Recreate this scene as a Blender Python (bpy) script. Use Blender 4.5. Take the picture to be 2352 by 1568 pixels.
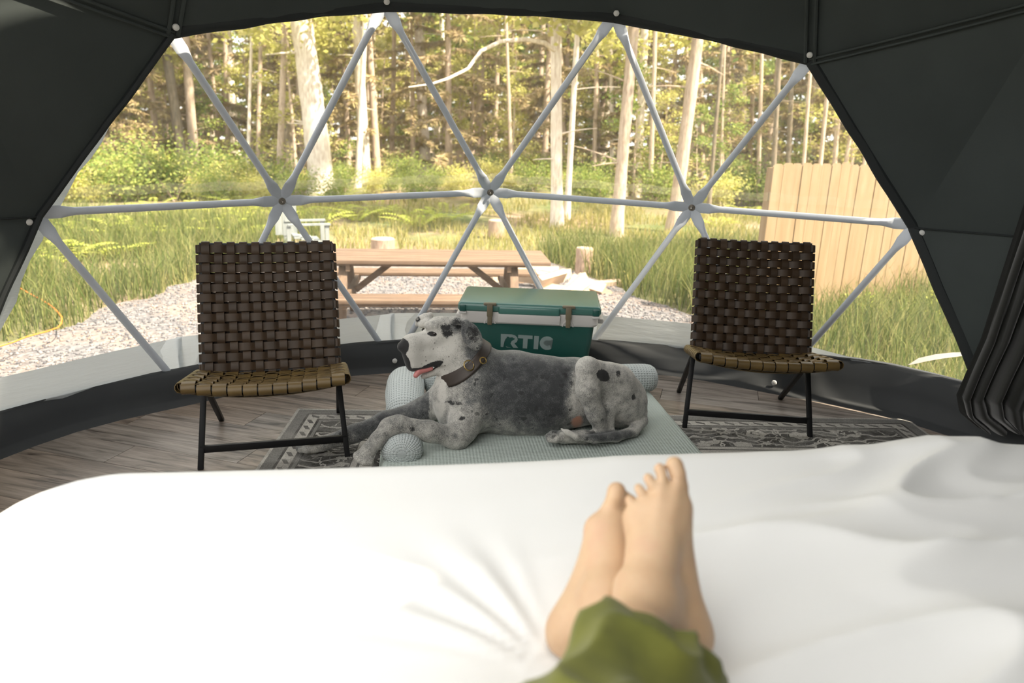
import bpy, bmesh, math, random
import numpy as np
from mathutils import Vector, Matrix, noise as mnoise

for o in list(bpy.data.objects):
    bpy.data.objects.remove(o, do_unlink=True)
scene = bpy.context.scene
COL = scene.collection
random.seed(7)
RNG = np.random.default_rng(7)

# ------------------------------------------------------------------ camera
# solved from the nine visible hubs of the geodesic window (3V icosahedral dome, radius 2.75 m)
FPX, YAW, PITCH, ROLL = 1674.35, 0.1296747, 0.28671795, 0.0292720646
CAM = np.array([-0.39692752, -1.49038475, 1.36428507])
_fw = np.array([math.sin(YAW)*math.cos(PITCH), math.cos(YAW)*math.cos(PITCH), -math.sin(PITCH)])
_r = np.array([math.cos(YAW), -math.sin(YAW), 0.0]); _u = np.cross(_r, _fw)
_r2 = _r*math.cos(ROLL) + _u*math.sin(ROLL); _u2 = _u*math.cos(ROLL) - _r*math.sin(ROLL)
cam_data = bpy.data.cameras.new('camera'); cam = bpy.data.objects.new('camera', cam_data); COL.objects.link(cam)
cam.matrix_world = Matrix(((_r2[0], _u2[0], -_fw[0], CAM[0]), (_r2[1], _u2[1], -_fw[1], CAM[1]),
                           (_r2[2], _u2[2], -_fw[2], CAM[2]), (0, 0, 0, 1)))
cam_data.sensor_width = 36.0; cam_data.lens = FPX/2352*36.0
cam_data.clip_start = 0.02; cam_data.clip_end = 300
cam_data.dof.use_dof = True; cam_data.dof.focus_distance = 3.15; cam_data.dof.aperture_fstop = 2.6
scene.camera = cam

# ------------------------------------------------------------------ sky, sun, exposure
world = bpy.data.worlds.new('world'); scene.world = world; world.use_nodes = True
bg = world.node_tree.nodes['Background']
bg.inputs[0].default_value = (1.0, 0.985, 0.955, 1); bg.inputs[1].default_value = 2.1
sun_d = bpy.data.lights.new('sun', 'SUN'); sun_d.energy = 13.0; sun_d.angle = math.radians(1.2); sun_d.color = (1.0, 0.88, 0.70)
sun = bpy.data.objects.new('sun', sun_d); COL.objects.link(sun)
SUN_FROM = Vector((0.62, -0.42, 0.95)).normalized()
sun.rotation_euler = SUN_FROM.to_track_quat('Z', 'Y').to_euler(); sun.location = (20, -14, 30)
scene.view_settings.view_transform = 'Standard'; scene.view_settings.look = 'None'
scene.view_settings.gamma = 1.0; scene.view_settings.use_curve_mapping = False
scene.view_settings.exposure = 0.4

# ------------------------------------------------------------------ helpers
def ray(px, py): return _fw + _r2*(px-1176)/FPX - _u2*(py-784)/FPX
def on_z(px, py, z=0.0):
    d = ray(px, py); return Vector(CAM + d*(z-CAM[2])/d[2])
def on_y(px, py, y):
    d = ray(px, py); return Vector(CAM + d*(y-CAM[1])/d[1])
def at_d(px, py, depth): return Vector(CAM + ray(px, py)*depth)
GZ = -0.70                                   # ground level outside (the floor stands on a deck)

def tag(o, label=None, cat=None, group=None, kind=None):
    if label: o['label'] = label
    if cat: o['category'] = cat
    if group: o['group'] = group
    if kind: o['kind'] = kind
    return o
def link(o, parent=None):
    COL.objects.link(o)
    if parent is not None: o.parent = parent
    return o
def empty(name, loc=(0, 0, 0), rz=0.0):
    o = bpy.data.objects.new(name, None); o.empty_display_size = 0.1
    o.location = loc; o.rotation_euler = (0, 0, rz); return link(o)
def mesh_np(name, v, f, smooth=False):
    me = bpy.data.meshes.new(name); me.from_pydata([tuple(map(float, p)) for p in v], [], [tuple(int(i) for i in q) for q in f])
    if smooth: me.polygons.foreach_set('use_smooth', [True]*len(me.polygons))
    me.update(); return me
def mesh_fast(name, v, f, smooth=False):
    """v (N,3), f (M,k) numpy arrays with constant k"""
    v = np.ascontiguousarray(v, np.float32); f = np.ascontiguousarray(f, np.int32)
    me = bpy.data.meshes.new(name); k = f.shape[1]; m = len(f)
    me.vertices.add(len(v)); me.vertices.foreach_set('co', v.ravel())
    me.loops.add(m*k); me.loops.foreach_set('vertex_index', f.ravel())
    me.polygons.add(m); me.polygons.foreach_set('loop_start', np.arange(0, m*k, k, dtype=np.int32))
    me.polygons.foreach_set('loop_total', np.full(m, k, np.int32))
    if smooth: me.polygons.foreach_set('use_smooth', np.ones(m, bool))
    me.update(calc_edges=True); me.validate(); return me
def obj(name, me, mat=None, parent=None, loc=None, rot=None):
    o = bpy.data.objects.new(name, me)
    if mat is not None and len(me.materials) == 0: me.materials.append(mat)
    if loc is not None: o.location = loc
    if rot is not None: o.rotation_euler = rot
    return link(o, parent)

class MB:
    """collects shapes into one mesh"""
    def __init__(s): s.v = []; s.f = []; s.sm = []
    def add(s, v, f, smooth=False):
        b = len(s.v); s.v += [tuple(map(float, p)) for p in v]; s.f += [tuple(b+i for i in q) for q in f]; s.sm += [smooth]*len(f); return s
    def box(s, c, size, rot=None, bevel=0.0, seg=2):
        bm = bmesh.new(); bmesh.ops.create_cube(bm, size=1.0)
        for vv in bm.verts: vv.co = Vector((vv.co.x*size[0], vv.co.y*size[1], vv.co.z*size[2]))
        if bevel: bmesh.ops.bevel(bm, geom=list(bm.edges), offset=bevel, segments=seg, profile=0.5, affect='EDGES')
        return s._bm(bm, c, rot, bool(bevel))
    def _bm(s, bm, c, rot, smooth):
        M = Matrix.Translation(Vector(c))
        if rot is not None: M = M @ (rot.to_4x4() if isinstance(rot, Matrix) else Matrix.Rotation(rot, 4, 'Z'))
        bm.verts.index_update(); v = [M @ q.co for q in bm.verts]; f = [[q.index for q in p.verts] for p in bm.faces]
        bm.free(); return s.add(v, f, smooth)
    def beam(s, a, b, w, h, up=(0, 0, 1), bevel=0.0):
        """box from a to b, w across, h along up"""
        a, b = Vector(a), Vector(b); d = (b-a); L = d.length; x = d.normalized(); up = Vector(up)
        y = up.cross(x)
        if y.length < 1e-5: y = Vector((0, 1, 0)).cross(x)
        y.normalize(); z = x.cross(y)
        R = Matrix((x, y, z)).transposed()
        return s.box((a+b)/2, (L, w, h), R, bevel)
    def tube(s, pts, rad, n=8, caps=True, flat=None, closed=False):
        pts = [Vector(p) for p in pts]; m = len(pts)
        if not hasattr(rad, '__len__'): rad = [rad]*m
        v = []; nrm = None
        for i, p in enumerate(pts):
            if closed: t = (pts[(i+1) % m]-pts[i-1]).normalized()
            else: t = (pts[min(i+1, m-1)]-pts[max(i-1, 0)]).normalized()
            if nrm is None:
                nrm = t.orthogonal().normalized() if flat is None else Vector(flat)
            nrm = (nrm - t*nrm.dot(t)).normalized(); bi = t.cross(nrm)
            r = rad[i]; ra, rb = (r if hasattr(r, '__len__') else (r, r))
            for k in range(n):
                a = 2*math.pi*k/n; v.append(p + nrm*(ra*math.cos(a)) + bi*(rb*math.sin(a)))
        f = []
        for i in range(m if closed else m-1):
            j = (i+1) % m
            for k in range(n):
                l = (k+1) % n; f.append((i*n+k, i*n+l, j*n+l, j*n+k))
        if caps and not closed: f += [tuple(range(n-1, -1, -1)), tuple((m-1)*n+k for k in range(n))]
        return s.add(v, f, True)
    def prism(s, poly, z0, z1, M=None):
        n = len(poly); v = [Vector((p[0], p[1], z0)) for p in poly]+[Vector((p[0], p[1], z1)) for p in poly]
        f = [tuple(range(n-1, -1, -1)), tuple(range(n, 2*n))]+[(i, (i+1) % n, n+(i+1) % n, n+i) for i in range(n)]
        if M is not None: v = [M @ p for p in v]
        return s.add(v, f)
    def lathe(s, prof, n=24, M=None):
        v = []; m = len(prof)
        for (r, z) in prof:
            for k in range(n): a = 2*math.pi*k/n; v.append(Vector((r*math.cos(a), r*math.sin(a), z)))
        f = [(i*n+k, i*n+(k+1) % n, (i+1)*n+(k+1) % n, (i+1)*n+k) for i in range(m-1) for k in range(n)]
        f += [tuple(range(n-1, -1, -1)), tuple((m-1)*n+k for k in range(n))]
        if M is not None: v = [M @ p for p in v]
        return s.add(v, f, True)
    def mesh(s, name, sharp=40):
        me = bpy.data.meshes.new(name); me.from_pydata(s.v, [], s.f)
        me.polygons.foreach_set('use_smooth', s.sm); me.update()
        if any(s.sm) and sharp:
            try: me.set_sharp_from_angle(angle=math.radians(sharp))
            except Exception: pass
        return me
    def build(s, name, mat=None, parent=None, loc=None, rot=None, sharp=40):
        return obj(name, s.mesh(name, sharp), mat, parent, loc, rot)

def copy_tree(o, parent=None):
    c = o.copy(); COL.objects.link(c); c.parent = parent
    for ch in list(o.children): copy_tree(ch, c)
    return c

# ------------------------------------------------------------------ materials
def nt(name):
    m = bpy.data.materials.new(name); m.use_nodes = True; t = m.node_tree
    return m, t, t.nodes['Principled BSDF']
def N(t, kind, **kw):
    n = t.nodes.new('ShaderNode'+kind)
    for k, v in kw.items():
        if k.startswith('i_'):
            key = k[2:]; key = int(key) if key.isdigit() else key.replace('_', ' ')
            n.inputs[key].default_value = v
        else: setattr(n, k, v)
    return n
def L(t, a, b): t.links.new(a, b)
def ramp(t, fac, stops, interp='LINEAR'):
    r = N(t, 'ValToRGB'); r.color_ramp.interpolation = interp; e = r.color_ramp.elements
    while len(e) > 1: e.remove(e[-1])
    e[0].position = stops[0][0]; e[0].color = (*stops[0][1], 1)
    for p, c in stops[1:]:
        q = e.new(p); q.color = (*c, 1)
    L(t, fac, r.inputs[0]); return r.outputs[0]
def mathn(t, op, a, b=None, c=None):
    n = N(t, 'Math', operation=op)
    for i, x in enumerate((a, b, c)):
        if x is None: continue
        if isinstance(x, (int, float)): n.inputs[i].default_value = x
        else: L(t, x, n.inputs[i])
    return n.outputs[0]
def mixc(t, fac, a, b, mode='MIX'):
    n = N(t, 'Mix', data_type='RGBA', blend_type=mode)
    for i, x in ((0, fac), (6, a), (7, b)):
        if isinstance(x, (int, float)): n.inputs[i].default_value = x
        elif isinstance(x, tuple): n.inputs[i].default_value = (*x, 1)
        else: L(t, x, n.inputs[i])
    return n.outputs[2]
def coords(t, out='Object', scale=(1, 1, 1), offset_random=False):
    tc = N(t, 'TexCoord'); mp = N(t, 'Mapping'); mp.inputs['Scale'].default_value = scale; L(t, tc.outputs[out], mp.inputs[0])
    if offset_random:
        oi = N(t, 'ObjectInfo'); mm = N(t, 'Vector Math'.replace(' ', ''), operation='SCALE'); mm.inputs[0].default_value = (17.3, 29.1, 7.7)
        L(t, oi.outputs['Random'], mm.inputs['Scale']); L(t, mm.outputs[0], mp.inputs['Location'])
    return mp.outputs[0]
def noise(t, vec, scale, detail=3, rough=0.55, dist=0.0):
    n = N(t, 'TexNoise'); n.inputs['Scale'].default_value = scale; n.inputs['Detail'].default_value = detail
    n.inputs['Roughness'].default_value = rough; n.inputs['Distortion'].default_value = dist
    if vec is not None: L(t, vec, n.inputs['Vector'])
    return n.outputs[0]
def bump(t, p, h, strength=0.3, dist=0.01):
    b = N(t, 'Bump'); b.inputs['Strength'].default_value = strength; b.inputs['Distance'].default_value = dist
    L(t, h, b.inputs['Height']); L(t, b.outputs[0], p.inputs['Normal']); return b
def simple(name, col, rough=0.6, col2=None, nscale=6, bscale=None, bstr=0.2, bdist=0.01, metal=0.0, spec=0.5, scale=(1, 1, 1), rnd=False, coat=0.0, sheen=0.0):
    m, t, p = nt(name); p.inputs['Roughness'].default_value = rough; p.inputs['Metallic'].default_value = metal
    p.inputs['Specular IOR Level'].default_value = spec; p.inputs['Base Color'].default_value = (*col, 1)
    if coat: p.inputs['Coat Weight'].default_value = coat
    if sheen: p.inputs['Sheen Weight'].default_value = sheen
    v = coords(t, 'Object', scale, rnd)
    if col2 is not None:
        n = noise(t, v, nscale, 4); L(t, ramp(t, n, [(0.3, col), (0.7, col2)]), p.inputs['Base Color'])
    if bscale: bump(t, p, noise(t, v, bscale, 4), bstr, bdist)
    return m

# ------------------------------------------------------------------ signed-distance modelling (organic shapes)
class SDF:
    def __init__(s, lo, hi, h):
        s.h = h; s.lo = np.array(lo, float); n = np.ceil((np.array(hi)-s.lo)/h).astype(int)+1; s.n = n
        s.g = np.full(n, 10.0, np.float32)
        s.ax = [s.lo[i]+h*np.arange(n[i]) for i in range(3)]
    def _win(s, lo, hi):
        a = np.maximum(0, np.floor((np.array(lo)-s.lo)/s.h).astype(int)); b = np.minimum(s.n, np.ceil((np.array(hi)-s.lo)/s.h).astype(int)+1)
        if np.any(b <= a): return None
        sl = tuple(slice(a[i], b[i]) for i in range(3))
        X, Y, Z = np.meshgrid(s.ax[0][sl[0]], s.ax[1][sl[1]], s.ax[2][sl[2]], indexing='ij', sparse=True)
        return sl, X, Y, Z
    def _join(s, sl, d, k, sub):
        g = s.g[sl]
        if sub:
            d = -d; hh = np.clip(0.5-0.5*(g-d)/k, 0, 1) if k > 0 else None
            s.g[sl] = np.maximum(g, d) if k <= 0 else (g*(1-hh)+d*hh + k*hh*(1-hh))
        elif k <= 0: s.g[sl] = np.minimum(g, d)
        else:
            hh = np.clip(0.5+0.5*(d-g)/k, 0, 1); s.g[sl] = d*(1-hh)+g*hh - k*hh*(1-hh)
    def cone(s, a, b, ra, rb, k=0.02, sub=False):
        a = np.array(a, float); b = np.array(b, float); pad = max(ra, rb)+k*1.5+3*s.h
        w = s._win(np.minimum(a, b)-pad, np.maximum(a, b)+pad)
        if w is None: return s
        sl, X, Y, Z = w; d = b-a; L2 = max(d@d, 1e-12)
        px, py, pz = X-a[0], Y-a[1], Z-a[2]
        tt = np.clip((px*d[0]+py*d[1]+pz*d[2])/L2, 0, 1)
        q = np.sqrt((px-tt*d[0])**2+(py-tt*d[1])**2+(pz-tt*d[2])**2) - (ra+(rb-ra)*tt)
        s._join(sl, q.astype(np.float32), k, sub); return s
    def chain(s, pts, rad, k=0.02, sub=False):
        for i in range(len(pts)-1): s.cone(pts[i], pts[i+1], rad[i], rad[i+1], k, sub)
        return s
    def ell(s, c, r, R=None, k=0.02, sub=False):
        """ellipsoid, R = 3x3 matrix with local axes as columns"""
        c = np.array(c, float); r = np.array(r, float); pad = r.max()+k*1.5+3*s.h
        w = s._win(c-pad, c+pad)
        if w is None: return s
        sl, X, Y, Z = w; P = [X-c[0], Y-c[1], Z-c[2]]
        if R is not None:
            R = np.array(R, float); P = [P[0]*R[0, i]+P[1]*R[1, i]+P[2]*R[2, i] for i in range(3)]
        k0 = np.sqrt((P[0]/r[0])**2+(P[1]/r[1])**2+(P[2]/r[2])**2); k1 = np.sqrt((P[0]/r[0]**2)**2+(P[1]/r[1]**2)**2+(P[2]/r[2]**2)**2)
        q = k0*(k0-1)/np.maximum(k1, 1e-6)
        s._join(sl, q.astype(np.float32), k, sub); return s
    def cut_below(s, z):
        Z = s.ax[2][None, None, :]; s.g = np.maximum(s.g, (z-Z).astype(np.float32)); return s
    def surface(s):
        """naive surface nets -> (verts, quads)"""
        g = s.g; ins = g < 0
        c = [ins[:-1, :-1, :-1], ins[1:, :-1, :-1], ins[:-1, 1:, :-1], ins[1:, 1:, :-1], ins[:-1, :-1, 1:], ins[1:, :-1, 1:], ins[:-1, 1:, 1:], ins[1:, 1:, 1:]]
        sm = sum(q.astype(np.int8) for q in c); act = (sm > 0) & (sm < 8)
        I, J, K = np.nonzero(act); idx = np.full(act.shape, -1, np.int64); idx[I, J, K] = np.arange(len(I))
        off = np.array([(0, 0, 0), (1, 0, 0), (0, 1, 0), (1, 1, 0), (0, 0, 1), (1, 0, 1), (0, 1, 1), (1, 1, 1)])
        val = np.stack([g[I+o[0], J+o[1], K+o[2]] for o in off], 1).astype(float)
        acc = np.zeros((len(I), 3)); cnt = np.zeros(len(I))
        for a in range(8):
            for b in range(a+1, 8):
                if np.abs(off[a]-off[b]).sum() != 1: continue
                m = (val[:, a] < 0) != (val[:, b] < 0); tt = val[:, a]/np.where(m, val[:, a]-val[:, b], 1)
                acc += np.where(m[:, None], off[a]+(off[b]-off[a])*tt[:, None], 0); cnt += m
        v = s.lo + s.h*(np.stack([I, J, K], 1)+acc/cnt[:, None])
        F = []
        for ax in range(3):
            o1, o2 = [(1, 2), (2, 0), (0, 1)][ax]
            A = np.take(ins, range(0, ins.shape[ax]-1), ax); B = np.take(ins, range(1, ins.shape[ax]), ax)
            for flip, M in ((False, A & ~B), (True, ~A & B)):
                P = np.stack(np.nonzero(M), 1)
                ok = (P[:, o1] > 0) & (P[:, o2] > 0) & (P[:, o1] < act.shape[o1]) & (P[:, o2] < act.shape[o2]); P = P[ok]
                def at(d1, d2):
                    Q = P.copy(); Q[:, o1] -= d1; Q[:, o2] -= d2; return idx[Q[:, 0], Q[:, 1], Q[:, 2]]
                q = np.stack([at(1, 1), at(0, 1), at(0, 0), at(1, 0)], 1)
                F.append(q[:, ::-1] if flip else q)
        return v, np.concatenate(F)
def smooth_verts(v, f, it=2, lam=0.5):
    e = np.concatenate([f[:, [0, 1]], f[:, [1, 2]], f[:, [2, 3]], f[:, [3, 0]]]); e = np.concatenate([e, e[:, ::-1]])
    cnt = np.bincount(e[:, 0], minlength=len(v)).astype(float)
    for _ in range(it):
        a = np.stack([np.bincount(e[:, 0], weights=v[e[:, 1], i], minlength=len(v)) for i in range(3)], 1)/np.maximum(cnt, 1)[:, None]
        v = v+(a-v)*lam
    return v
def attr(me, name, vals):
    a = me.attributes.new(name, 'FLOAT', 'POINT'); a.data.foreach_set('value', np.ascontiguousarray(vals, np.float32))
def sstep(a, b, x):
    t = np.clip((x-a)/(b-a), 0, 1); return t*t*(3-2*t)
# ================================================================== dome: liner, window, frame, floor
R = 2.75; ZC = 0.4868
def geodesic():
    lat = math.atan(.5); V = [Vector((0, 0, 1))]
    for i in range(5):
        a = 2*math.pi*i/5; V.append(Vector((math.cos(lat)*math.cos(a), math.cos(lat)*math.sin(a), math.sin(lat))))
    for i in range(5):
        a = 2*math.pi*(i+.5)/5; V.append(Vector((math.cos(lat)*math.cos(a), math.cos(lat)*math.sin(a), -math.sin(lat))))
    V.append(Vector((0, 0, -1)))
    F = []
    for i in range(5):
        j = (i+1) % 5; F += [(0, 1+i, 1+j), (1+i, 6+i, 1+j), (1+j, 6+i, 6+j), (11, 6+j, 6+i)]
    pts = {}; P = []; faces = []
    rot = Matrix.Rotation(math.radians(90-36), 3, 'Z')
    def idx(p):
        p = (rot @ p.normalized()); k = (round(p.x, 4)+0., round(p.y, 4)+0., round(p.z, 4)+0.)
        if k not in pts: pts[k] = len(P); P.append(p)
        return pts[k]
    for f in F:
        g = {}
        for i in range(4):
            for j in range(4-i):
                g[i, j] = idx((V[f[0]]*i+V[f[1]]*j+V[f[2]]*(3-i-j))/3)
        for i in range(3):
            for j in range(3-i):
                faces.append((g[i, j], g[i+1, j], g[i, j+1]))
                if i+j < 2: faces.append((g[i+1, j], g[i+1, j+1], g[i, j+1]))
    return P, faces
GP, GF = geodesic()
def glat(i): return math.degrees(math.asin(max(-1, min(1, GP[i].z))))
def gaz(i): return math.degrees(math.atan2(GP[i].x, GP[i].y))
def hub(i, r=R):
    p = GP[i]*r; z = p.z+ZC
    if glat(i) < -5: z = 0.0
    return Vector((p.x, p.y, z))
win_v = [i for i in range(len(GP)) if (24 < glat(i) < 33 and abs(gaz(i)) < 38) or (8 < glat(i) < 12 and abs(gaz(i)) < 50) or (-12 < glat(i) < -8 and abs(gaz(i)) < 62)]
shell = [f for f in GF if all(glat(i) > -12 for i in f) and sum(glat(i) for i in f)/3 > -9]
win_f = [f for f in shell if all(i in win_v for i in f)]
rest_f = [f for f in shell if f not in win_f]
# clear panels added on the left flank and roof, unseen, to brighten the interior
def fcen(f): return sum((GP[i] for i in f), Vector())/3
def in_added_win(f):
    c = fcen(f).normalized(); la = math.degrees(math.asin(c.z)); az = math.degrees(math.atan2(c.x, c.y))
    return (la > 9 and -172 < az < -66) or (36 < la < 88 and (az < -50 or az > 165))
added_win_f = [f for f in rest_f if in_added_win(f)]
rest_f = [f for f in rest_f if f not in added_win_f]

M_LINER = simple('liner_fabric', (0.047, 0.056, 0.055), 0.75, (0.054, 0.064, 0.063), 3, 260, 0.05, 0.002, spec=0.25)
M_HEM = simple('liner_hem', (0.022, 0.026, 0.027), 0.7, spec=0.3)
M_BAND = simple('base_band_fabric', (0.019, 0.022, 0.025), 0.6, (0.024, 0.027, 0.03), 5, 90, 0.05, 0.003)
M_STRUT = simple('white_powder_coat', (0.52, 0.56, 0.62), 0.38, (0.56, 0.6, 0.66), 8)
M_BOLT = simple('zinc_bolt', (0.34, 0.31, 0.27), 0.35, metal=0.9)
M_BUTTON = simple('white_button', (0.7, 0.7, 0.68), 0.35)
def pane_mat():
    m = bpy.data.materials.new('clear_vinyl'); m.use_nodes = True; t = m.node_tree
    t.nodes.remove(t.nodes['Principled BSDF']); out = t.nodes['Material Output']
    tr = N(t, 'BsdfTransparent'); tr.inputs[0].default_value = (0.97, 0.975, 0.97, 1)
    tl = N(t, 'BsdfTranslucent'); tl.inputs[0].default_value = (0.95, 0.95, 0.93, 1)
    gl = N(t, 'BsdfGlossy'); gl.inputs['Roughness'].default_value = 0.04
    v = coords(t, 'Object', (9, 9, 0.35)); n = noise(t, v, 3.2, 4, 0.6)
    v2 = coords(t, 'Object', (60, 60, 1.2)); n2 = noise(t, v2, 1.0, 2)
    h = mathn(t, 'MULTIPLY_ADD', n, 0.075, -0.005); h = mathn(t, 'MULTIPLY_ADD', mathn(t, 'SUBTRACT', n2, 0.45), 0.04, h); h = mathn(t, 'MAXIMUM', h, 0.008)
    a = N(t, 'MixShader'); L(t, h, a.inputs[0]); L(t, tr.outputs[0], a.inputs[1]); L(t, tl.outputs[0], a.inputs[2])
    fr = N(t, 'Fresnel'); fr.inputs[0].default_value = 1.35
    b = N(t, 'MixShader'); L(t, mathn(t, 'MULTIPLY', fr.outputs[0], 0.7), b.inputs[0]); L(t, a.outputs[0], b.inputs[1]); L(t, gl.outputs[0], b.inputs[2])
    L(t, b.outputs[0], out.inputs[0]); return m
M_PANE = pane_mat()
def vinyl(name, op, col=(0.55, 0.58, 0.6)):
    m = bpy.data.materials.new(name); m.use_nodes = True; t = m.node_tree; p = t.nodes['Principled BSDF']; out = t.nodes['Material Output']
    p.inputs['Base Color'].default_value = (*col, 1); p.inputs['Roughness'].default_value = 0.35
    tl = N(t, 'BsdfTranslucent'); tl.inputs[0].default_value = (*[min(1, c*1.1) for c in col], 1)
    tr = N(t, 'BsdfTransparent')
    v = coords(t, 'Object', (2, 2, 14)); n = noise(t, v, 2.5, 3); bump(t, p, n, 0.5, 0.02)
    a = N(t, 'MixShader'); a.inputs[0].default_value = 0.55; L(t, p.outputs[0], a.inputs[1]); L(t, tl.outputs[0], a.inputs[2])
    b = N(t, 'MixShader'); b.inputs[0].default_value = op; L(t, tr.outputs[0], b.inputs[1]); L(t, a.outputs[0], b.inputs[2])
    L(t, b.outputs[0], out.inputs[0]); return m
M_SKIRT = vinyl('grey_vinyl_skirt', 0.985); M_WELD = vinyl('weld_strip_vinyl', 0.16, (0.8, 0.75, 0.5)); M_MARGIN = vinyl('grey_cover_margin', 0.99, (0.27, 0.29, 0.30)); M_FLAP = vinyl('vinyl_flap', 0.8, (0.75, 0.66, 0.66))

def tri_patch(a, b, c, n, sag, cen=Vector((0, 0, 0.6))):
    v = []; ix = {}
    nrm = (b-a).cross(c-a).normalized()
    if nrm.dot((a+b+c)/3-cen) > 0: nrm = -nrm                  # inward
    for i in range(n+1):
        for j in range(n+1-i):
            k = n-i-j; u, w, q = i/n, j/n, k/n
            ix[i, j] = len(v); v.append(a*u+b*w+c*q + nrm*(sag*27*u*w*q + 0.25*sag*(u*w+w*q+q*u)))
    f = []
    for i in range(n):
        for j in range(n-i):
            f.append((ix[i, j], ix[i+1, j], ix[i, j+1]))
            if i+j < n-1: f.append((ix[i+1, j], ix[i+1, j+1], ix[i, j+1]))
    return v, f
RL = R-0.045
lin = {'ceiling': MB(), 'wall_left': MB(), 'wall_right': MB(), 'wall_back': MB()}
for f in rest_f:
    c = fcen(f).normalized(); la = math.degrees(math.asin(c.z)); az = math.degrees(math.atan2(c.x, c.y))
    key = 'ceiling' if la > 33 else ('wall_back' if abs(az) > 125 else ('wall_left' if az < 0 else 'wall_right'))
    v, ff = tri_patch(*[hub(i, RL) for i in f], 8, 0.018); lin[key].add(v, ff, True)
LINER = {}
for k, mb in lin.items():
    me = mb.mesh(k, 0); bm = bmesh.new(); bm.from_mesh(me); bmesh.ops.remove_doubles(bm, verts=bm.verts, dist=1e-4); bm.to_mesh(me); bm.free()
    LINER[k] = tag(obj(k, me, M_LINER), {'ceiling': 'dark grey fabric dome ceiling liner', 'wall_left': 'dark grey fabric dome wall on the left', 'wall_right': 'dark grey fabric dome wall behind the curtain', 'wall_back': 'dark grey fabric dome wall behind the bed'}[k], kind='structure')

def edges_of(fs):
    e = {}
    for f in fs:
        for a, b in ((0, 1), (1, 2), (2, 0)):
            k = tuple(sorted((f[a], f[b]))); e[k] = e.get(k, 0)+1
    return e
we = edges_of(win_f)
WIN = tag(empty('window_1'), 'large clear vinyl bay window of triangles between white dome struts', kind='structure')
def strut(a, b, parent, rad=0.0172):
    d = (b-a).normalized(); nrm = ((a+b)/2-Vector((0, 0, ZC))); nrm = (nrm-d*nrm.dot(d)).normalized(); Lg = (b-a).length
    # flattened, drilled paddle at both ends, round tube between
    prof = [(0.0, .029, .0035), (.098, .029, .0035), (.104, .027, .007), (.128, .0215, .013), (.155, rad, rad)]
    st = [(s_, w, h) for s_, w, h in prof]+[(Lg-s_, w, h) for s_, w, h in reversed(prof)]
    mb = MB(); mb.tube([a+d*s_ for s_, _, _ in st], [(h, w) for _, w, h in st], 14, flat=nrm)
    return mb.build('strut', M_STRUT, parent, sharp=50)
for (a, b), cnt in we.items():
    if glat(a) < -5 and glat(b) < -5: continue
    strut(hub(a), hub(b), WIN)
bolt_mb = MB(); bolt_mb.lathe([(0.019, 0.0), (0.019, .003), (.0135, .0031), (.0135, .011), (.008, .0111), (.0075, .028), (.004, .03)], 12)
bolt_me = bolt_mb.mesh('bolt'); bolt_me.materials.append(M_BOLT)
but_mb = MB(); but_mb.lathe([(0.013, 0.0), (0.0145, .004), (.013, .010), (.007, .0135)], 14)
but_me = but_mb.mesh('button'); but_me.materials.append(M_BUTTON)
bnd = {i for (a, b), c in we.items() if c == 1 for i in (a, b)}
for i in win_v:
    inn = -(GP[i])
    q = inn.to_track_quat('Z', 'Y').to_euler()
    if i not in bnd and glat(i) > 0: obj('bolt', bolt_me, None, WIN, hub(i, R-0.0045), q)
for i in win_v:
    if i in bnd and glat(i) > 0:
        up = glat(i) > 20
        p = hub(i, RL-0.004); az = gaz(i)
        if up:
            ups = [j for j in range(len(GP)) if glat(j) > 33 and (GP[j]-GP[i]).length < 0.5]; q_ = sum((hub(j, RL) for j in ups), Vector())/len(ups); p = hub(i, RL).lerp(q_, .045)-GP[i]*.022; par = LINER['ceiling']
        else: p = p+Vector((math.copysign(.03, az), -.03, -.02)); par = LINER['wall_left' if az < 0 else 'wall_right']
        obj('snap_button', but_me, None, par, p, (-GP[i]).to_track_quat('Z', 'Y').to_euler())
# clear panes, outside the tubes
RP = R+0.03
for f in win_f:
    v, ff = tri_patch(*[hub(i, RP) for i in f], 6, -0.006); me = mesh_np('pane', v, ff, True); obj('pane', me, M_PANE, WIN)
# weld strips just above the horizontal tubes
mids = sorted([i for i in win_v if 8 < glat(i) < 12], key=gaz)
def strip(a, b, w0, w1, name, mat, parent, n=16, wav=0.004, out=0.0):
    mb = MB(); v = []; f = []
    nr = ((a+b)/2); nr.z = 0; nr.normalize()
    for i in range(n+1):
        t_ = i/n; p = a.lerp(b, t_)+nr*out; s_ = wav*math.sin(i*1.7+a.x*9)
        v += [p+Vector((0, 0, w0+s_)), p+Vector((0, 0, w1+s_*1.5))]
    f = [(2*i, 2*i+2, 2*i+3, 2*i+1) for i in range(n)]
    return mb.add(v, f, True).build(name, mat, parent, sharp=0)
for a, b in zip(mids[:-1], mids[1:]):
    strip(hub(a, RP-.004), hub(b, RP-.004), 0.055, 0.098, 'weld_strip', M_WELD, WIN)
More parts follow.
